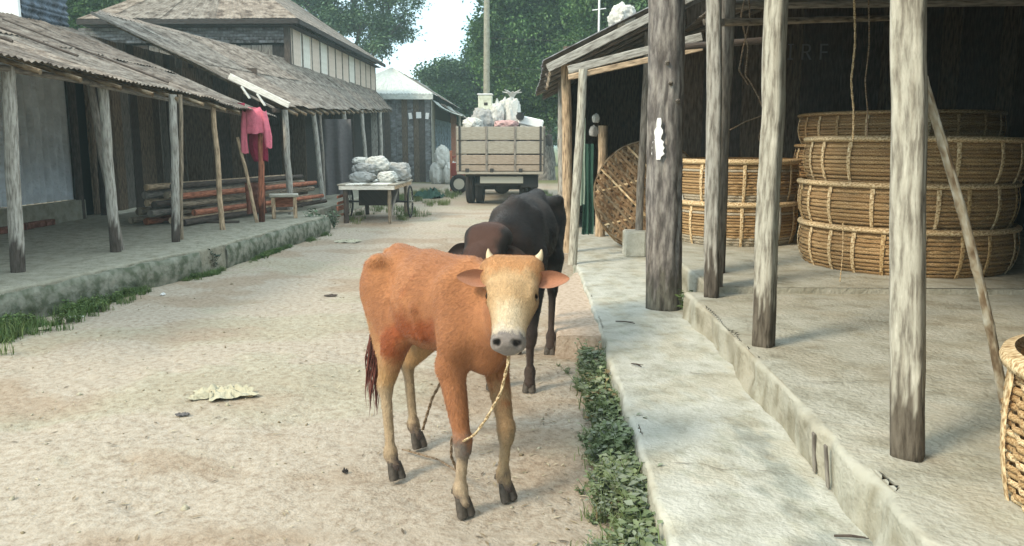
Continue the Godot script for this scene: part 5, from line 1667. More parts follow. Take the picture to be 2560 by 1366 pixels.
# ------------------------------------------------------------------ hand cart
func spoked_wheel(parent: Node3D, at: Vector3, r: float, m: Material, turn := 0.0) -> void:
	var n := Node3D.new()
	n.name = "wheel"
	parent.add_child(n, true)
	n.position = at
	n.rotation.y = turn
	var mb := MB.new()
	var pts := []
	var rad := []
	for i in 33:
		pts.append(Vector3(0, cos(TAU * i / 32.0), sin(TAU * i / 32.0)) * (r - 0.018))
		rad.append(0.019)
	mb.tube(pts, rad, 8)
	build("tyre", mb, M.rubber, n)
	var hb := MB.new()
	hb.tube([Vector3(-0.06, 0, 0), Vector3(0.06, 0, 0)], [0.03, 0.03], 10)
	for i in 16:
		var a := TAU * i / 16.0
		hb.tube([Vector3(0.03 if i % 2 else -0.03, 0, 0), Vector3(0, cos(a), sin(a)) * (r - 0.03)], [0.004, 0.004], 5)
	build("spokes", hb, m, n)

func make_cart() -> void:
	var c := thing("hand_cart", "flat-topped wooden hand cart with four legs standing beside the walkway end", "cart", Vector3(-3.2, 0, -16.15))
	for i in 7:
		piece("deck_plank", Vector3(-0.48 + i * 0.16, 0.735 + rng.randf_range(-0.004, 0.004), 0), Vector3(0.152, 0.03, 2.15), M.plank_white if i % 3 else M.plank, c)
	for s in [-1.0, 1.0]:
		piece("side_rail", Vector3(s * 0.50, 0.68, 0), Vector3(0.06, 0.075, 2.1), M.wood_tan_pale, c)
		piece("end_rail", Vector3(0, 0.678, s * 1.04), Vector3(1.06, 0.075, 0.05), M.plank_white, c)
	for p in [[-0.42, 0.98, 0.05], [0.42, 0.98, 0.035], [-0.42, -0.95, 0.045], [0.42, -0.95, 0.04]]:
		pole("leg", Vector3(p[0], 0, p[1]), Vector3(p[0], 0.66, p[1]), p[2], p[2], M.wood_dark2 if p[0] < 0 else M.wood_tan, c, 0.01, 9, 0.1, 8)
	pole("brace", Vector3(0.42, 0.10, 0.9), Vector3(0.42, 0.62, 0.1), 0.025, 0.025, M.wood_grey, c)
	piece("under_box", Vector3(0.02, 0.46, -0.1), Vector3(0.62, 0.32, 1.1), M.wood_dark, c)
	piece("slatted_side", Vector3(-0.55, 0.30, 0.9), Vector3(0.03, 0.06, 0.5), M.wood_red, c)
	for i in 4:
		piece("slat", Vector3(-0.57, 0.14 + i * 0.12, 0.72), Vector3(0.025, 0.05, 0.62), M.wood_red, c)
	pole("axle", Vector3(-0.62, 0.33, -0.25), Vector3(0.62, 0.33, -0.25), 0.02, 0.02, M.metal_dark, c, 0.0, 8, 0.0, 2)
	spoked_wheel(c, Vector3(0.62, 0.33, -0.25), 0.33, M.wood_pale)
	spoked_wheel(c, Vector3(-0.64, 0.33, -0.25), 0.33, M.metal_dark)
	var g := "sacks on the hand cart"
	var sp := [["grey sack at the front left of the cart load", -3.42, 0.845, -15.75, 0.26, 0.115, M.cloth_grey], ["white sack at the front right of the cart load", -2.92, 0.85, -15.8, 0.19, 0.12, M.cloth_white], ["long grey sack lying second in the left pile on the cart", -3.40, 1.02, -15.9, 0.24, 0.10, M.cloth_grey], ["brightest white sack on top of the cart load", -3.18, 1.10, -16.1, 0.24, 0.16, M.cloth_white], ["pale sack at the back of the cart load, half hidden", -2.86, 0.93, -16.5, 0.30, 0.20, M.cloth_grey], ["small pale sack capping the left pile on the cart", -3.52, 1.16, -16.15, 0.17, 0.08, M.cloth_white]]
	for i in sp.size():
		sack("cart_sack", sp[i][0], Vector3(sp[i][1], sp[i][2], sp[i][3]), Vector3(sp[i][4], sp[i][5], 0.2), sp[i][6], rng.randf_range(-0.3, 0.3), g, false)

# ------------------------------------------------------------------ things on the left
func garment(o: Node3D, called: String, m: Material, rows: Array, folds: float, sway: float, s: float) -> void:
	# rows: [y, half width, half depth, centre x]
	var mb := MB.new()
	var P := []
	for q in rows:
		var row := []
		for j in 41:
			var a := TAU * (j % 40) / 40.0
			var f := 1.0 + sway * sin(a * folds + s + q[0] * 3.0) * clampf((rows[0][0] - q[0]) * 3.0, 0.15, 1.0)
			row.append(Vector3(q[3] + cos(a) * q[1] * f, q[0] + 0.012 * sin(a * 3.0 + s), sin(a) * q[2] * f))
		P.append(row)
	mb.grid(P, 0.04, true)
	if mb.n[41 * 2].x < 0.0:
		for j in mb.n.size(): mb.n[j] = -mb.n[j]
		for j in range(0, mb.ix.size(), 3):
			var q := mb.ix[j + 1]
			mb.ix[j + 1] = mb.ix[j + 2]
			mb.ix[j + 2] = q
	build(called, mb, m, o)

func make_left_things() -> void:
	# pink shirt over a maroon dress, hung on the eave
	var sh := thing("pink_shirt", "bright pink long-sleeved shirt hung from the stall eave", "shirt", Vector3(-4.28, 0, -12.25))
	garment(sh, "shirt_body", M.cloth_pink, [[2.04, 0.10, 0.03, 0], [1.98, 0.135, 0.05, 0], [1.88, 0.135, 0.06, 0], [1.75, 0.13, 0.06, 0.0], [1.66, 0.135, 0.065, 0.0]], 6.0, 0.10, 0.4)
	garment(sh, "sleeve", M.cloth_pink, [[1.99, 0.045, 0.04, -0.14], [1.8, 0.05, 0.045, -0.165], [1.55, 0.05, 0.045, -0.175], [1.36, 0.055, 0.05, -0.17]], 4.0, 0.14, 1.0)
	garment(sh, "sleeve", M.cloth_pink, [[1.99, 0.045, 0.04, 0.14], [1.8, 0.05, 0.045, 0.17], [1.6, 0.06, 0.05, 0.195], [1.44, 0.05, 0.045, 0.20]], 4.0, 0.14, 2.0)
	var ms := thing("maroon_dress", "maroon dress hanging below and behind the pink shirt", "dress", Vector3(-4.28, 0, -12.36))
	garment(ms, "dress_body", M.cloth_maroon, [[1.95, 0.09, 0.03, 0.02], [1.7, 0.14, 0.05, 0.02], [1.5, 0.13, 0.055, 0.0], [1.36, 0.125, 0.055, 0.01], [1.24, 0.10, 0.05, 0.03]], 5.0, 0.16, 0.0)
	var rc := cloth("red_cloth", "dull red cloth lying over the poles below the pink shirt", Vector3(-4.55, 0.88, -12.9), 0.32, 0.5, 0.03, 2.0, M.cloth_maroon, 0.3)
	rc.material_override = M.brick
	var pp := cloth("magenta_cloth", "crumpled magenta cloth tucked under the eave beside the shirt", Vector3(-4.62, 2.12, -12.4), 0.3, 0.10, 0.03, 3.0, M.cloth_pink, 0.1)
	pp.material_override = M.cloth_maroon
	cloth("grey_sheet", "grey tarpaulin sheet hung between two far stall posts", Vector3(-4.55, 2.05, -18.2), 0.75, 1.7, 0.06, 2.5, M.cloth_dim, 0.1)
	# stacked long poles
	var g := "long poles stacked on the walkway"
	var mats := [M.wood_tan, M.wood_red, M.wood_tan_pale, M.wood_dark2, M.wood_tan, M.wood_grey]
	var places := ["on the floor", "low down", "halfway up", "high up", "on top"]
	var kinds := {M.wood_tan: "brown", M.wood_red: "reddish", M.wood_tan_pale: "pale", M.wood_dark2: "dark", M.wood_grey: "grey"}
	var n := 0
	for lay in 5:
		for i in [4, 4, 3, 3, 2][lay]:
			var x: float = -5.75 + i * 0.30 + lay * 0.06
			var y := 0.36 + lay * 0.125
			var m: Material = mats[n % mats.size()]
			var r := rng.randf_range(0.045, 0.06)
			var a := Vector3(x - 0.30 + rng.randf_range(-0.05, 0.05), y, -11.5 - rng.randf() * 0.5)
			var b := Vector3(x + 0.62 + rng.randf_range(-0.05, 0.05), y + 0.01, -16.0 + rng.randf() * 0.5)
			var o := pole("wooden_pole", a, b, r, r * 0.8, m, null, 0.06, 9, 0.1, 16)
			tag(o, "%s long pole lying %s in the pole stack, %s from the walkway edge" % [kinds[m], places[lay], ["fourth", "third", "second", "first"][i + (0 if lay < 2 else 1 if lay < 4 else 2)]], "pole", g)
			n += 1
	for z in [-12.0, -15.4]:
		var o := pole("support_log", Vector3(-6.0, 0.31, z), Vector3(-4.55, 0.31, z - 0.1), 0.03, 0.03, M.wood_dark2, null, 0.01, 8, 0.1, 8)
		tag(o, "short log under the %s end of the pole stack" % ("near" if z > -13 else "far"), "log")
	# chopping block
	var st := thing("wooden_stool", "low wooden stool with worn pale top at the end of the walkway", "stool", Vector3(-4.12, 0.3, -13.0))
	st.rotation.y = 0.3
	piece("seat", Vector3(0, 0.37, 0), Vector3(0.46, 0.05, 0.3), M.wood_pale, st, Basis(), 0.012)
	for q in [[-0.17, 0.1], [0.17, 0.1], [-0.17, -0.1], [0.17, -0.1]]:
		piece("leg", Vector3(q[0], 0.172, q[1]), Vector3(0.06, 0.345, 0.05), M.wood_tan_pale, st)
	piece("stretcher", Vector3(0, 0.12, 0.1), Vector3(0.3, 0.035, 0.03), M.wood_tan, st)
	piece("panel", Vector3(0, 0.25, -0.1), Vector3(0.3, 0.16, 0.02), M.wood_red, st)
	# red barrow with a pale wheel beyond the cart
	var rb := thing("red_barrow", "red barrow with pale-hubbed wheel between the blue shutter and the truck", "barrow", Vector3(-2.38, 0, -24.9))
	piece("frame_box", Vector3(-0.02, 0.72, 0), Vector3(0.42, 0.40, 0.5), M.paint_red, rb, Basis(), 0.02)
	piece("frame_post", Vector3(-0.22, 0.85, 0.2), Vector3(0.07, 0.9, 0.07), M.wood_red, rb)
	bar("handle", Vector3(-0.2, 1.1, 0.2), Vector3(0.3, 1.18, 0.2), 0.05, 0.05, M.paint_red, rb)
	bar("strut", Vector3(-0.24, 0.05, 0.18), Vector3(-0.2, 0.6, 0.18), 0.05, 0.05, M.wood_red, rb)
	wheel("wheel", 0.29, 0.10, rb, Vector3(0.03, 0.29, 0.32), M.paint_cream)
	(rb.get_child(rb.get_child_count() - 1) as Node3D).rotation.y = PI / 2
	# white sacks by the blue shutter
	var gw := "white sacks below the blue shutter"
	var ls := ["top white sack of the heap below the blue shutter", "lower left white sack of the heap below the blue shutter", "lower right white sack of the heap below the blue shutter"]
	var ps := [Vector3(-3.55, 0.98, -30.6), Vector3(-3.75, 0.38, -30.6), Vector3(-3.2, 0.38, -30.4)]
	for i in 3:
		sack("white_sack", ls[i], ps[i], Vector3(0.3, 0.44, 0.3), M.cloth_white, i * 0.7, gw, false)
	# street pole and wires
	var up := thing("utility_pole", "slim pale utility pole rising in front of the tree behind the truck", "pole", Vector3(-1.72, 0, -28.0))
	pole("shaft", Vector3(0, 0, 0), Vector3(0.05, 8.0, 0), 0.13, 0.085, M.concrete_old, up, 0.0, 12, 0.0, 6)
	bar("cross_arm", Vector3(-0.6, 7.5, 0.1), Vector3(0.7, 7.5, 0.1), 0.08, 0.08, M.metal_dark, up)
	for y in [5.05, 4.1]:
		rope(up, "wire", [Vector3(0, y, 0), Vector3(3.5, y - 0.25, 1.5), Vector3(8.0, y + 0.1, 3.0)], 0.010, M.metal_dark)

# ------------------------------------------------------------------ things on the right
func make_right_things() -> void:
	# leaning bamboo pole
	var bp := thing("bamboo_pole", "pale bamboo pole leaning against the nearest veranda post", "pole", Vector3.ZERO)
	var a := Vector3(1.83, 0.405, -3.0)
	var b := Vector3(1.30, 1.72, -2.80)
	var pts := []
	var rad := []
	for i in 49:
		var t := i / 48.0
		pts.append(a.lerp(b, t) + Vector3(0.02, 0, 0.01) * sin(t * PI))
		rad.append(0.0175 - 0.003 * t + (0.0022 if i % 8 == 0 else 0.0))
	var mb := MB.new()
	mb.tube(pts, rad, 12)
	build("culm", mb, M.bamboo_grey, bp)
	# cords hanging from the beams
	var lab := ["thicker pale cord hanging in the dark store between two posts", "thinner grey cord hanging in the dark store beside the thicker one"]
	for i in 2:
		var c := thing("dangling_rope", lab[i], "rope", Vector3.ZERO, "cords hanging in the store")
		var x := 2.28 + i * 0.10
		rope(c, "strand", [Vector3(x - 0.03, 2.62, -6.0), Vector3(x, 2.2, -5.98), Vector3(x - 0.015, 1.95, -5.97), Vector3(x + 0.02, 1.75, -5.98), Vector3(x + 0.03, 1.52 + 0.03 * i, -5.98)], 0.008 - i * 0.003, M.rope if i == 0 else M.rope_dark)
	var v := thing("twisted_vine", "twisted pale vine-like cord hanging between the paired posts and the next post", "cord", Vector3.ZERO)
	rope(v, "strand", [Vector3(1.52, 2.60, -6.1), Vector3(1.49, 2.42, -6.1), Vector3(1.55, 2.2, -6.1), Vector3(1.54, 2.0, -6.1), Vector3(1.58, 1.95, -6.1), Vector3(1.70, 1.72, -6.1), Vector3(1.69, 1.5, -6.1), Vector3(1.76, 1.36, -6.1)], 0.006, M.rope_dark)
	rope(v, "strand", [Vector3(1.53, 2.60, -6.1), Vector3(1.56, 2.4, -6.12), Vector3(1.52, 2.2, -6.12), Vector3(1.48, 2.03, -6.05), Vector3(1.56, 1.93, -6.08)], 0.006, M.rope_dark)
	rope(v, "strand", [Vector3(1.44, 1.60, -6.1), Vector3(1.55, 1.66, -6.1), Vector3(1.71, 1.72, -6.1), Vector3(1.66, 1.55, -6.1), Vector3(1.70, 1.45, -6.1)], 0.006, M.rope_dark)
	var w := thing("hanging_string", "thin white string dangling to the floor in front of the front basket stack", "string", Vector3.ZERO)
	rope(w, "string", [Vector3(2.36, 0.90, -6.2), Vector3(2.355, 0.7, -6.15), Vector3(2.33, 0.46, -6.1)], 0.004, M.rope)
	# loose lath and twigs on the walkway
	var tw := [[0.66, 0.205, -5.75, 0.15, 0.5, "bent twig on the walkway in front of the trunk post"], [1.05, 0.205, -2.52, 0.10, 0.1, "small brown stick on the walkway nearest the camera"], [0.60, 0.205, -4.6, 0.08, 0.9, "tiny twig at the walkway edge beside the weeds"]]
	for q in tw:
		var o := thing("twig", q[5], "twig", Vector3(q[0], q[1], q[2]), "twigs on the walkway")
		var m2 := MB.new()
		var d: Vector3 = Vector3(cos(q[4]), 0, sin(q[4])) * q[3] * 0.5
		m2.tube([-d + Vector3(0, 0.004, 0), Vector3(0, 0.012, 0.01), d + Vector3(0, 0.004, 0)], [0.004, 0.005, 0.003], 6)
		m2.tube([Vector3(0, 0.012, 0.01), d * 0.5 + Vector3(0.02, 0.02, 0.04)], [0.003, 0.002], 5)
		build("stem", m2, M.wood_dark2, o)
	# upright split stakes set against the step riser
	for i in 2:
		var o := piece("split_stake", Vector3.ZERO, Vector3(0.010, 0.17, 0.024), M.wood_grey, null, Basis(), 0.005)
		o.position = Vector3(1.112, 0.288, -3.06 + i * 0.14)
		o.rotation = Vector3(0.05 - 0.1 * i, 0, 0.10)
		tag(o, ["farther dark wooden stake leaning on the step riser", "nearer dark wooden stake leaning on the step riser"][i], "stake", "stakes against the step")

# ------------------------------------------------------------------ trees
func leaf_cluster(count: int, size: float, spread_: float, seed_: int, long := 1.6) -> ArrayMesh:
	var r := RandomNumberGenerator.new()
	r.seed = seed_
	var mb := MB.new()
	for i in count:
		var at := Vector3(r.randfn(), r.randfn() * 0.8, r.randfn()) * spread_ * 0.5
		var d := Vector3(r.randf_range(-1, 1), r.randf_range(-0.7, 0.35), r.randf_range(-1, 1)).normalized()
		var up := Vector3(r.randf_range(-0.6, 0.6), 1, r.randf_range(-0.6, 0.6)).normalized()
		leaf(mb, at, d, up, size * r.randf_range(0.7, 1.25), long)
	return mb.done()

func leaf(mb: MB, at: Vector3, d: Vector3, up: Vector3, s: float, long: float) -> void:
	var x := d.cross(up).normalized()
	var n := x.cross(d).normalized()
	var f := mb.v.size()
	var l := s * long
	mb.vert(at, n, Vector2(0.5, 0))
	mb.vert(at + d * l * 0.45 + x * s * 0.5 + n * s * 0.12, (n - x * 0.3).normalized(), Vector2(1, 0.45))
	mb.vert(at + d * l * 0.45 - x * s * 0.5 + n * s * 0.12, (n + x * 0.3).normalized(), Vector2(0, 0.45))
	mb.vert(at + d * l - n * s * 0.15, n, Vector2(0.5, 1))
	mb.vert(at + d * l * 0.45, n, Vector2(0.5, 0.45))
	for t in [[0, 1, 4], [0, 4, 2], [1, 3, 4], [4, 3, 2]]:
		mb.tri(f + t[0], f + t[1], f + t[2])

func scatter(parent: Node3D, called: String, mesh: Mesh, xf: Array, cols: Array) -> MultiMeshInstance3D:
	var mm := MultiMesh.new()
	mm.transform_format = MultiMesh.TRANSFORM_3D
	mm.use_colors = true
	mm.mesh = mesh
	mm.instance_count = xf.size()
	for i in xf.size():
		mm.set_instance_transform(i, xf[i])
		mm.set_instance_color(i, cols[i])
	var o := MultiMeshInstance3D.new()
	o.multimesh = mm
	o.material_override = M.leaf
	o.cast_shadow = GeometryInstance3D.SHADOW_CASTING_SETTING_ON
	if parent:
		o.name = called
		parent.add_child(o, true)
	else:
		o.name = numbered(called)
		add_child(o)
	return o

func make_tree(called: String, label: String, at: Vector3, trunk_r: float, fork: float, blobs: Array, density: float, mesh: Mesh, colours: Array, group := "trees beyond the houses") -> void:
	var t := thing(called, label, "tree", at, group)
	var r := RandomNumberGenerator.new()
	r.seed = hash(label)
	var mb := MB.new()
	var top := Vector3(r.randf_range(-0.2, 0.2), fork, r.randf_range(-0.2, 0.2))
	mb.tube([Vector3(0, -0.1, 0), Vector3(0.04, fork * 0.3, 0), Vector3(-0.05, fork * 0.7, 0.04), top], [trunk_r * 1.3, trunk_r, trunk_r * 0.85, trunk_r * 0.75], 12, 0.12, wob)
	build("trunk", mb, M.trunk, t)
	var xf := []
	var cols := []
	var lb := MB.new()
	for b in blobs:   # [centre, radius vec]
		var c: Vector3 = b[0]
		var rad: Vector3 = b[1]
		var mid := top.lerp(c, 0.5) + Vector3(r.randf_range(-0.3, 0.3), r.randf_range(0.0, 0.3), r.randf_range(-0.3, 0.3))
		lb.tube([top - Vector3(0, 0.2, 0), mid, c], [trunk_r * 0.5, trunk_r * 0.33, trunk_r * 0.12], 7, 0.1, wob)
		for k in 4:
			var e := c + Vector3(r.randf_range(-1, 1), r.randf_range(-0.6, 0.8), r.randf_range(-1, 1)) * rad * 0.8
			lb.tube([mid.lerp(c, 0.4), c.lerp(e, 0.5) + Vector3(0, 0.1, 0), e], [trunk_r * 0.2, trunk_r * 0.13, trunk_r * 0.05], 5)
		# sub-clumps inside each mass, so that gaps and clumps show
		var subs := []
		for k in 14:
			var d := Vector3(r.randfn(), r.randfn(), r.randfn()).normalized() * pow(r.randf(), 0.33) * 0.92
			subs.append([c + d * rad, r.randf_range(0.24, 0.42) * (rad.x + rad.y) * 0.5, r.randf_range(0.75, 1.25)])
		var n := int(density * rad.x * rad.y * 4.0)
		for k in n:
			var s: Array = subs[r.randi() % subs.size()]
			var d := Vector3(r.randfn(), r.randfn() * 0.75, r.randfn()) * 0.5
			var p: Vector3 = s[0] + d * s[1]
			var sc := r.randf_range(0.7, 1.35)
			xf.append(Transform3D(Basis(Vector3.UP, r.randf() * TAU).rotated(Vector3.RIGHT, r.randf_range(-0.5, 0.5)).scaled(Vector3.ONE * sc), p))
			var col: Color = colours[r.randi() % colours.size()]
			var g: float = s[2] * r.randf_range(0.85, 1.15)
			cols.append(Color(col.r * g, col.g * g, col.b * g))
	build("limbs", lb, M.trunk, t)
	tag(scatter(t, "crown", mesh, xf, cols), "", "", "", "stuff")

func make_trees() -> void:
	var big := leaf_cluster(24, 0.085, 0.5, 4)
	var airy := leaf_cluster(12, 0.075, 0.42, 9, 2.0)
	var deep := [Color(0.055, 0.11, 0.045), Color(0.080, 0.15, 0.055), Color(0.105, 0.185, 0.065)]
	var mid := [Color(0.08, 0.155, 0.05), Color(0.11, 0.20, 0.065), Color(0.14, 0.23, 0.08)]
	var pale := [Color(0.10, 0.165, 0.09), Color(0.13, 0.205, 0.105), Color(0.075, 0.135, 0.075)]
	make_tree("shade_tree", "big dense green tree rising behind the truck", Vector3(0.4, 0, -34.0), 0.35, 3.0, [[Vector3(-0.3, 7.2, 0), Vector3(2.6, 1.8, 2.2)], [Vector3(1.6, 5.6, 0.5), Vector3(2.4, 1.7, 2.0)], [Vector3(-1.7, 5.4, 0.3), Vector3(1.4, 1.4, 1.5)], [Vector3(0.3, 4.2, 0.6), Vector3(2.4, 1.3, 1.8)], [Vector3(-0.9, 3.2, 0.3), Vector3(1.6, 1.0, 1.5)], [Vector3(2.6, 7.6, -0.5), Vector3(2.2, 1.6, 2)], [Vector3(2.0, 3.4, 0.4), Vector3(1.8, 1.3, 1.5)]], 170.0, big, deep + [mid[1]])
	make_tree("shade_tree", "lighter green tree at the right of the big one, over the corner shop roof", Vector3(4.2, 0, -30.0), 0.28, 3.0, [[Vector3(-1.2, 6.4, 0), Vector3(1.6, 1.5, 1.5)], [Vector3(0.6, 5.6, 0), Vector3(1.7, 1.4, 1.5)], [Vector3(-1.4, 4.4, 0.3), Vector3(1.5, 1.2, 1.3)], [Vector3(0.8, 4.0, 0), Vector3(1.6, 1.2, 1.5)]], 130.0, big, mid)
	make_tree("roadside_tree", "bluish green tree between the pale roof and the big tree", Vector3(-3.6, 0, -43.0), 0.22, 2.6, [[Vector3(-1.6, 4.5, 0), Vector3(1.1, 1.2, 1.1)], [Vector3(-0.5, 4.6, 0), Vector3(1.1, 1.1, 1.1)], [Vector3(0.6, 5.2, 0), Vector3(1.3, 1.5, 1.2)], [Vector3(-1.2, 3.4, 0.3), Vector3(1.6, 0.9, 1.2)], [Vector3(0.7, 3.6, 0.2), Vector3(1.6, 1.2, 1.2)], [Vector3(1.6, 6.2, 0), Vector3(1.2, 1.2, 1.2)]], 170.0, big, [pale[2], pale[0], deep[2]])
	make_tree("airy_tree", "tall open-crowned tree with feathery leaves behind the timber house", Vector3(-8.6, 0, -38.0), 0.22, 4.2, [[Vector3(-2.2, 8.2, 0), Vector3(1.9, 1.0, 1.5)], [Vector3(0.2, 8.8, 0), Vector3(1.8, 0.9, 1.5)], [Vector3(2.0, 8.1, 0.2), Vector3(1.3, 0.7, 1.1)], [Vector3(2.1, 6.9, 0), Vector3(1.2, 0.55, 1.1)], [Vector3(0.9, 7.3, 0.2), Vector3(1.3, 0.7, 1.2)], [Vector3(-0.8, 6.9, 0.2), Vector3(1.5, 0.8, 1.2)], [Vector3(1.4, 6.1, 0.4), Vector3(1.0, 0.5, 1.0)], [Vector3(-3.6, 7.4, 0), Vector3(1.5, 1.0, 1.3)]], 95.0, airy, pale)
	make_tree("garden_tree", "dark leafy tree between the blue shed and the timber house roof", Vector3(-14.6, 0, -25.5), 0.2, 3.5, [[Vector3(-0.4, 6.0, 0), Vector3(1.5, 1.1, 1.3)], [Vector3(1.2, 6.1, 0), Vector3(1.2, 0.9, 1.2)], [Vector3(0.4, 5.2, 0), Vector3(1.5, 0.9, 1.3)]], 150.0, big, deep)
	# a far row that closes the end of the street
	var far := leaf_cluster(18, 0.2, 0.9, 15)
	var k := 0
	for q in [[-9.0, -64.0, "far low tree at the left end of the street's closing row"], [-4.0, -60.0, "far tree closing the street just left of the utility pole"], [1.0, -56.0, "far tree closing the street directly behind the truck"], [6.5, -58.0, "far tree behind the corner shop"], [12.0, -60.0, "far tree at the right end of the street's closing row"]]:
		make_tree("far_tree", q[2], Vector3(q[0], 0, q[1]), 0.3, 1.8, [[Vector3(-1.2, 4.2, 0), Vector3(2.2, 1.7, 1.6)], [Vector3(1.4, 4.5, 0), Vector3(2.2, 1.8, 1.6)], [Vector3(0, 2.4, 0.5), Vector3(3.0, 1.6, 1.6)]], 26.0, far, [deep[2], pale[2], mid[0]])
		k += 1

# ------------------------------------------------------------------ low plants
func weed_mesh(seed_: int, stems: int, h: float, leaf_s: float) -> ArrayMesh:
	var r := RandomNumberGenerator.new()
	r.seed = seed_
	var mb := MB.new()
	for s in stems:
		var a := r.randf() * TAU
		var lean := r.randf_range(0.15, 0.75)
		var tip := Vector3(cos(a) * lean, 1.0, sin(a) * lean) * h * r.randf_range(0.6, 1.1)
		mb.col = Color(0.75, 0.85, 0.6)
		mb.tube([Vector3.ZERO, tip * 0.5 + Vector3(0, h * 0.08, 0), tip], [0.004, 0.003, 0.0015], 4)
		for i in 7:
			var t := 0.3 + 0.7 * i / 6.0
			var b := r.randf() * TAU
			var d := Vector3(cos(b), r.randf_range(-0.1, 0.6), sin(b)).normalized()
			var g := r.randf_range(0.75, 1.25)
			mb.col = Color(g, g, g * r.randf_range(0.8, 1.1))
			leaf(mb, tip * t, d, Vector3(r.randf_range(-0.4, 0.4), 1, r.randf_range(-0.4, 0.4)).normalized(), leaf_s * r.randf_range(0.6, 1.2), 1.5)
	return mb.done()

func grass_mesh(seed_: int, blades: int, h: float) -> ArrayMesh:
	var r := RandomNumberGenerator.new()
	r.seed = seed_
	var mb := MB.new()
	for s in blades:
		var a := r.randf() * TAU
		var o := Vector3(r.randfn(), 0, r.randfn()) * 0.035
		var l := r.randf_range(0.2, 0.8)
		var hh := h * r.randf_range(0.5, 1.1)
		var d := Vector3(cos(a), 0, sin(a))
		var x := Vector3(-sin(a), 0, cos(a)) * 0.0035
		var p1 := o + d * l * hh * 0.3 + Vector3(0, hh * 0.6, 0)
		var p2 := o + d * l * hh + Vector3(0, hh * 0.9, 0)
		var n := (Vector3.UP * 0.5 - d).normalized()
		var f := mb.v.size()
		var g := r.randf_range(0.75, 1.2)
		mb.col = Color(g, g, g * 0.9)
		mb.vert(o - x, n); mb.vert(o + x, n); mb.vert(p1 - x * 0.8, n); mb.vert(p1 + x * 0.8, n); mb.vert(p2, n)
		mb.tri(f, f + 1, f + 3); mb.tri(f, f + 3, f + 2); mb.tri(f + 2, f + 3, f + 4)
	return mb.done()

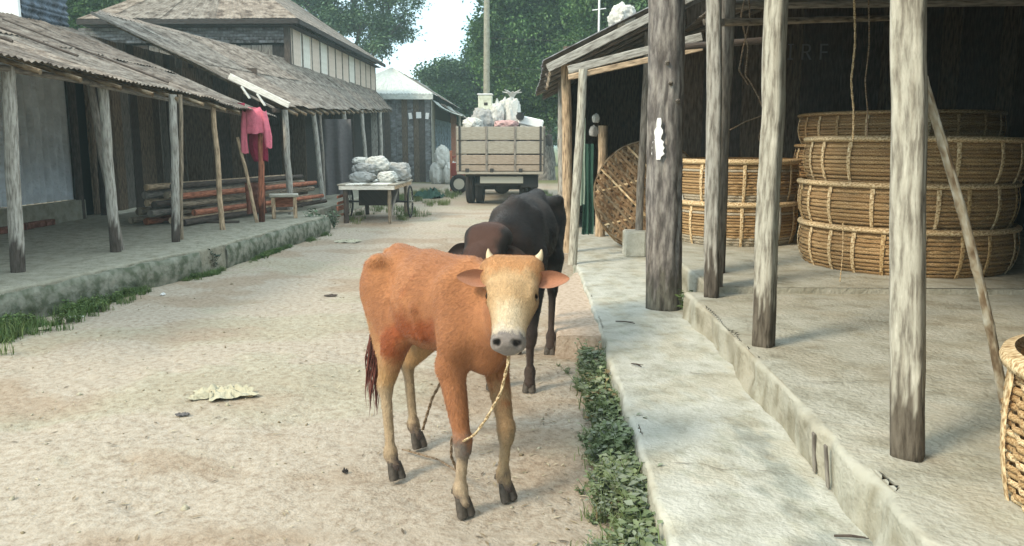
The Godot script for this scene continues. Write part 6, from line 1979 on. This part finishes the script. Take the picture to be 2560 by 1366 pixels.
func make_plants() -> void:
	var r := RandomNumberGenerator.new()
	r.seed = 41
	var weeds := [weed_mesh(1, 7, 0.12, 0.021), weed_mesh(2, 6, 0.09, 0.017), weed_mesh(3, 8, 0.15, 0.026)]
	var green := [Color(0.14, 0.185, 0.09), Color(0.19, 0.235, 0.12), Color(0.23, 0.28, 0.155), Color(0.29, 0.32, 0.20), Color(0.23, 0.265, 0.19)]
	# the strip between road and walkway: clumps of several kinds with bare earth between
	var tuft := grass_mesh(16, 22, 0.12)
	var kinds := [weeds[0], weeds[1], weeds[2], tuft, weed_mesh(21, 4, 0.07, 0.042), weed_mesh(22, 10, 0.20, 0.018)]
	var xs := []
	var cs := []
	for k in kinds.size():
		xs.append([])
		cs.append([])
	for i in 1080:
		var z := r.randf_range(-5.30, -1.7)
		var w := 0.175 + 0.13 * wob.get_noise_2d(z * 16.0, 2.0) + 0.07 * wob.get_noise_2d(z * 50.0, 9.0)
		var x := 0.436 - absf(r.randfn()) * w * 0.50
		if wob.get_noise_2d(x * 60.0, z * 40.0) < -0.10 - 0.25 * float(x > 0.36): continue
		# each stretch is ruled by one or two kinds
		var pick := int(floor((wob.get_noise_2d(z * 11.0, 40.0 + x * 20.0) + 0.55) * 5.5 + r.randfn() * 0.8))
		var k := clampi(pick, 0, kinds.size() - 1)
		var s := r.randf_range(0.45, 1.2) * clampf(1.15 - (0.43 - x) * 2.2, 0.3, 1.1)
		xs[k].append(Transform3D(Basis(Vector3.UP, r.randf() * TAU).scaled(Vector3.ONE * s), Vector3(x, ground_height(x, z) - 0.01, z)))
		var c: Color = green[r.randi() % green.size()]
		if k == 3: c = Color(0.20, 0.24, 0.11)
		if r.randf() < 0.04: c = Color(0.30, 0.23, 0.12)
		cs[k].append(c)
	var names := ["leafy green weeds filling the strip along the right walkway edge", "short leafy weeds in the strip along the right walkway edge", "taller leafy weeds in the strip along the right walkway edge", "grass tufts among the weeds along the right walkway edge", "low broad-leaved weeds along the right walkway edge", "tall fine-leaved weeds along the right walkway edge"]
	for k in kinds.size():
		if xs[k].is_empty(): continue
		tag(scatter(null, "weeds", kinds[k], xs[k], cs[k]), names[k], "weeds", "", "stuff")
	# grass and weeds along the left kerb
	var gm := grass_mesh(6, 26, 0.13)
	var gx := []
	var gc := []
	var wx := []
	var wc := []
	for i in 1500:
		var z := -5.2 - pow(r.randf(), 1.5) * 8.0
		var near := clampf((-z - 5.2) / 3.2, 0.0, 1.0)
		var x := left_edge(z) + 0.06 + absf(r.randfn()) * lerpf(0.26, 0.05, near)
		if near > 0.4 and wob.get_noise_2d(x * 30.0, z * 25.0) < 0.02: continue
		var s := r.randf_range(0.5, 1.2) * lerpf(1.25, 0.55, near)
		var tr := Transform3D(Basis(Vector3.UP, r.randf() * TAU).scaled(Vector3.ONE * s), Vector3(x, ground_height(x, z) - 0.01, z))
		var c := Color(0.075, 0.145, 0.035).lerp(Color(0.15, 0.20, 0.07), r.randf())
		if r.randf() < 0.72:
			gx.append(tr); gc.append(c)
		else:
			wx.append(tr); wc.append(c)
	tag(scatter(null, "grass", gm, gx, gc), "green grass growing against the left walkway kerb", "grass", "", "stuff")
	tag(scatter(null, "weeds", weeds[0], wx, wc), "small weeds among the grass at the left walkway kerb", "weeds", "", "stuff")
	# sparse grass at the road side by the cart and truck
	var fx := []
	var fc := []
	for i in 700:
		var z := r.randf_range(-26.0, -15.0)
		var x := r.randf_range(-3.9, -2.2) if i % 3 else r.randf_range(0.1, 0.45)
		if wob.get_noise_2d(x * 20.0, z * 12.0) < 0.05: continue
		fx.append(Transform3D(Basis(Vector3.UP, r.randf() * TAU).scaled(Vector3.ONE * r.randf_range(0.6, 1.5)), Vector3(x, 0, z)))
		fc.append(Color(0.10, 0.16, 0.05).lerp(Color(0.2, 0.22, 0.1), r.randf()))
	tag(scatter(null, "grass", gm, fx, fc), "sparse grass tufts on the road side beyond the hand cart", "grass", "", "stuff")
	# single plants
	var bush := weed_mesh(8, 16, 0.30, 0.05)
	for q in [[Vector3(-3.72, 0.0, -13.35), 1.25, "leafy bush at the end of the left walkway beside the hand cart", Color(0.10, 0.15, 0.085)], [Vector3(-3.62, 0.0, -14.2), 1.0, "smaller bush under the left side of the hand cart", Color(0.13, 0.18, 0.11)], [Vector3(-3.86, 0.0, -9.3), 0.8, "dark weed clump in the broken gap of the left kerb", Color(0.045, 0.065, 0.045)], [Vector3(1.16, 0.19, -6.05), 0.62, "small leafy plant growing at the foot of the trunk post", Color(0.11, 0.16, 0.065)], [Vector3(0.36, 0.0, -5.36), 0.35, "bushy weed against the end of the sandy slab", Color(0.12, 0.18, 0.09)], [Vector3(0.75, 0.0, -19.0), 1.8, "roadside bush to the right of the truck", Color(0.12, 0.15, 0.06)]]:
		var o := thing("leafy_plant", q[2], "plant", q[0], "single leafy plants")
		var mm := put("foliage", bush, plain(q[3], 0.7), o)
		mm.scale = Vector3.ONE * q[1]

# ------------------------------------------------------------------ litter
func scrap(called: String, label: String, at: Vector3, w: float, d: float, lift: float, m: Material, turn: float, cat := "litter") -> void:
	var mb := MB.new()
	var s := rng.randf() * 60.0
	for side in 2:
		var P := []
		for i in 15:
			var row := []
			for j in 19:
				var u := j / 18.0 - 0.5
				var t := i / 14.0 - 0.5
				var ang := atan2(t, u)
				var edge := (1.0 + 0.55 * wob.get_noise_2d(cos(ang) * 16.0 + s, sin(ang) * 16.0 + s) + 0.35 * wob.get_noise_2d(cos(ang) * 50.0 + s, sin(ang) * 50.0)) * lerpf(1.0, 0.72 / maxf(0.02, Vector2(u, t).length() / maxf(absf(u), maxf(absf(t), 0.001))), 0.8)
				var h := lift * (0.35 + wob.get_noise_2d(u * 80.0 + s, t * 80.0) * 1.3 + wob.get_noise_2d(u * 200.0 + s, t * 200.0) * 0.5) * (1.0 - 1.3 * maxf(absf(u), absf(t)))
				row.append(Vector3(u * w * edge, maxf(h, 0.0) + 0.004 - side * 0.002, t * d * edge))
			P.append(row)
		mb.grid(P, 0.05, side == 1)
	if mb.n[7 * 19 + 9].y < 0.0:
		for j in mb.n.size(): mb.n[j] = -mb.n[j]
		for j in range(0, mb.ix.size(), 3):
			var q := mb.ix[j + 1]
			mb.ix[j + 1] = mb.ix[j + 2]
			mb.ix[j + 2] = q
	var o := build(called, mb, m)
	o.position = at + Vector3(0, ground_height(at.x, at.z), 0)
	o.rotation.y = turn
	tag(o, label, cat)

func make_litter() -> void:
	scrap("plastic_bag", "crumpled cream plastic bag lying flat on the open road left of the cow", Vector3(-1.90, 0.004, -4.62), 0.46, 0.32, 0.07, M.plastic, 0.15, "bag")
	scrap("paper_scrap", "white paper strip near the grass at the far left", Vector3(-4.02, 0.004, -6.75), 0.16, 0.07, 0.02, M.white, 0.2)
	scrap("paper_scrap", "pale scrap at the edge of the left grass, cut by the frame", Vector3(-4.02, 0.004, -6.28), 0.18, 0.12, 0.03, M.plastic, 0.5)
	scrap("paper_scrap", "tiny white scrap under the left kerb near the render's moss", Vector3(-3.72, 0.004, -7.75), 0.07, 0.05, 0.03, M.white, 0.9)
	scrap("paper_scrap", "small grey scrap on the road straight below the cream bag", Vector3(-1.98, 0.004, -4.25), 0.09, 0.05, 0.02, M.cloth_dim, 0.2)
	scrap("dung_patch", "dark flattened leaf beside the road centre behind the cream bag", Vector3(-2.05, 0.004, -7.8), 0.16, 0.08, 0.02, M.wood_dark2, 0.1, "leaf")
	scrap("dung_patch", "dark dung spot on the road in front of the cow's hind hooves", Vector3(-0.88, 0.004, -3.50), 0.035, 0.03, 0.03, M.wood_dark, 0.3, "dung")
	scrap("cloth_rag", "pale rag on the road between the hand cart and the tan cow", Vector3(-2.9, 0.004, -12.3), 0.55, 0.5, 0.04, M.plastic, 0.3, "rag")
	scrap("green_tarp", "crumpled green tarpaulin on the ground behind the hand cart", Vector3(-2.95, 0.0, -22.4), 1.1, 0.9, 0.35, M.cloth_green, 0.3, "tarpaulin")
	# fallen leaves and chaff, uncountable
	var r := RandomNumberGenerator.new()
	r.seed = 123
	var mb := MB.new()
	leaf(mb, Vector3.ZERO, Vector3(1, 0.1, 0).normalized(), Vector3.UP, 0.007, 4.5)
	var xf := []
	var cs := []
	for i in 1500:
		var z := -1.9 - pow(r.randf(), 1.5) * 12.0
		var x := r.randf_range(-4.0, 0.3) if r.randf() < 0.7 else r.randf_range(-0.3, 0.25)
		xf.append(Transform3D(Basis(Vector3.UP, r.randf() * TAU).scaled(Vector3.ONE * r.randf_range(0.5, 1.8)), Vector3(x, ground_height(x, z) + 0.005, z)))
		cs.append([Color(0.24, 0.18, 0.11), Color(0.34, 0.27, 0.17), Color(0.13, 0.10, 0.07), Color(0.50, 0.43, 0.30)][r.randi() % 4])
	tag(scatter(null, "leaf_litter", mb.done(), xf, cs), "dry leaf bits and chaff scattered on the road", "leaf litter", "", "stuff")
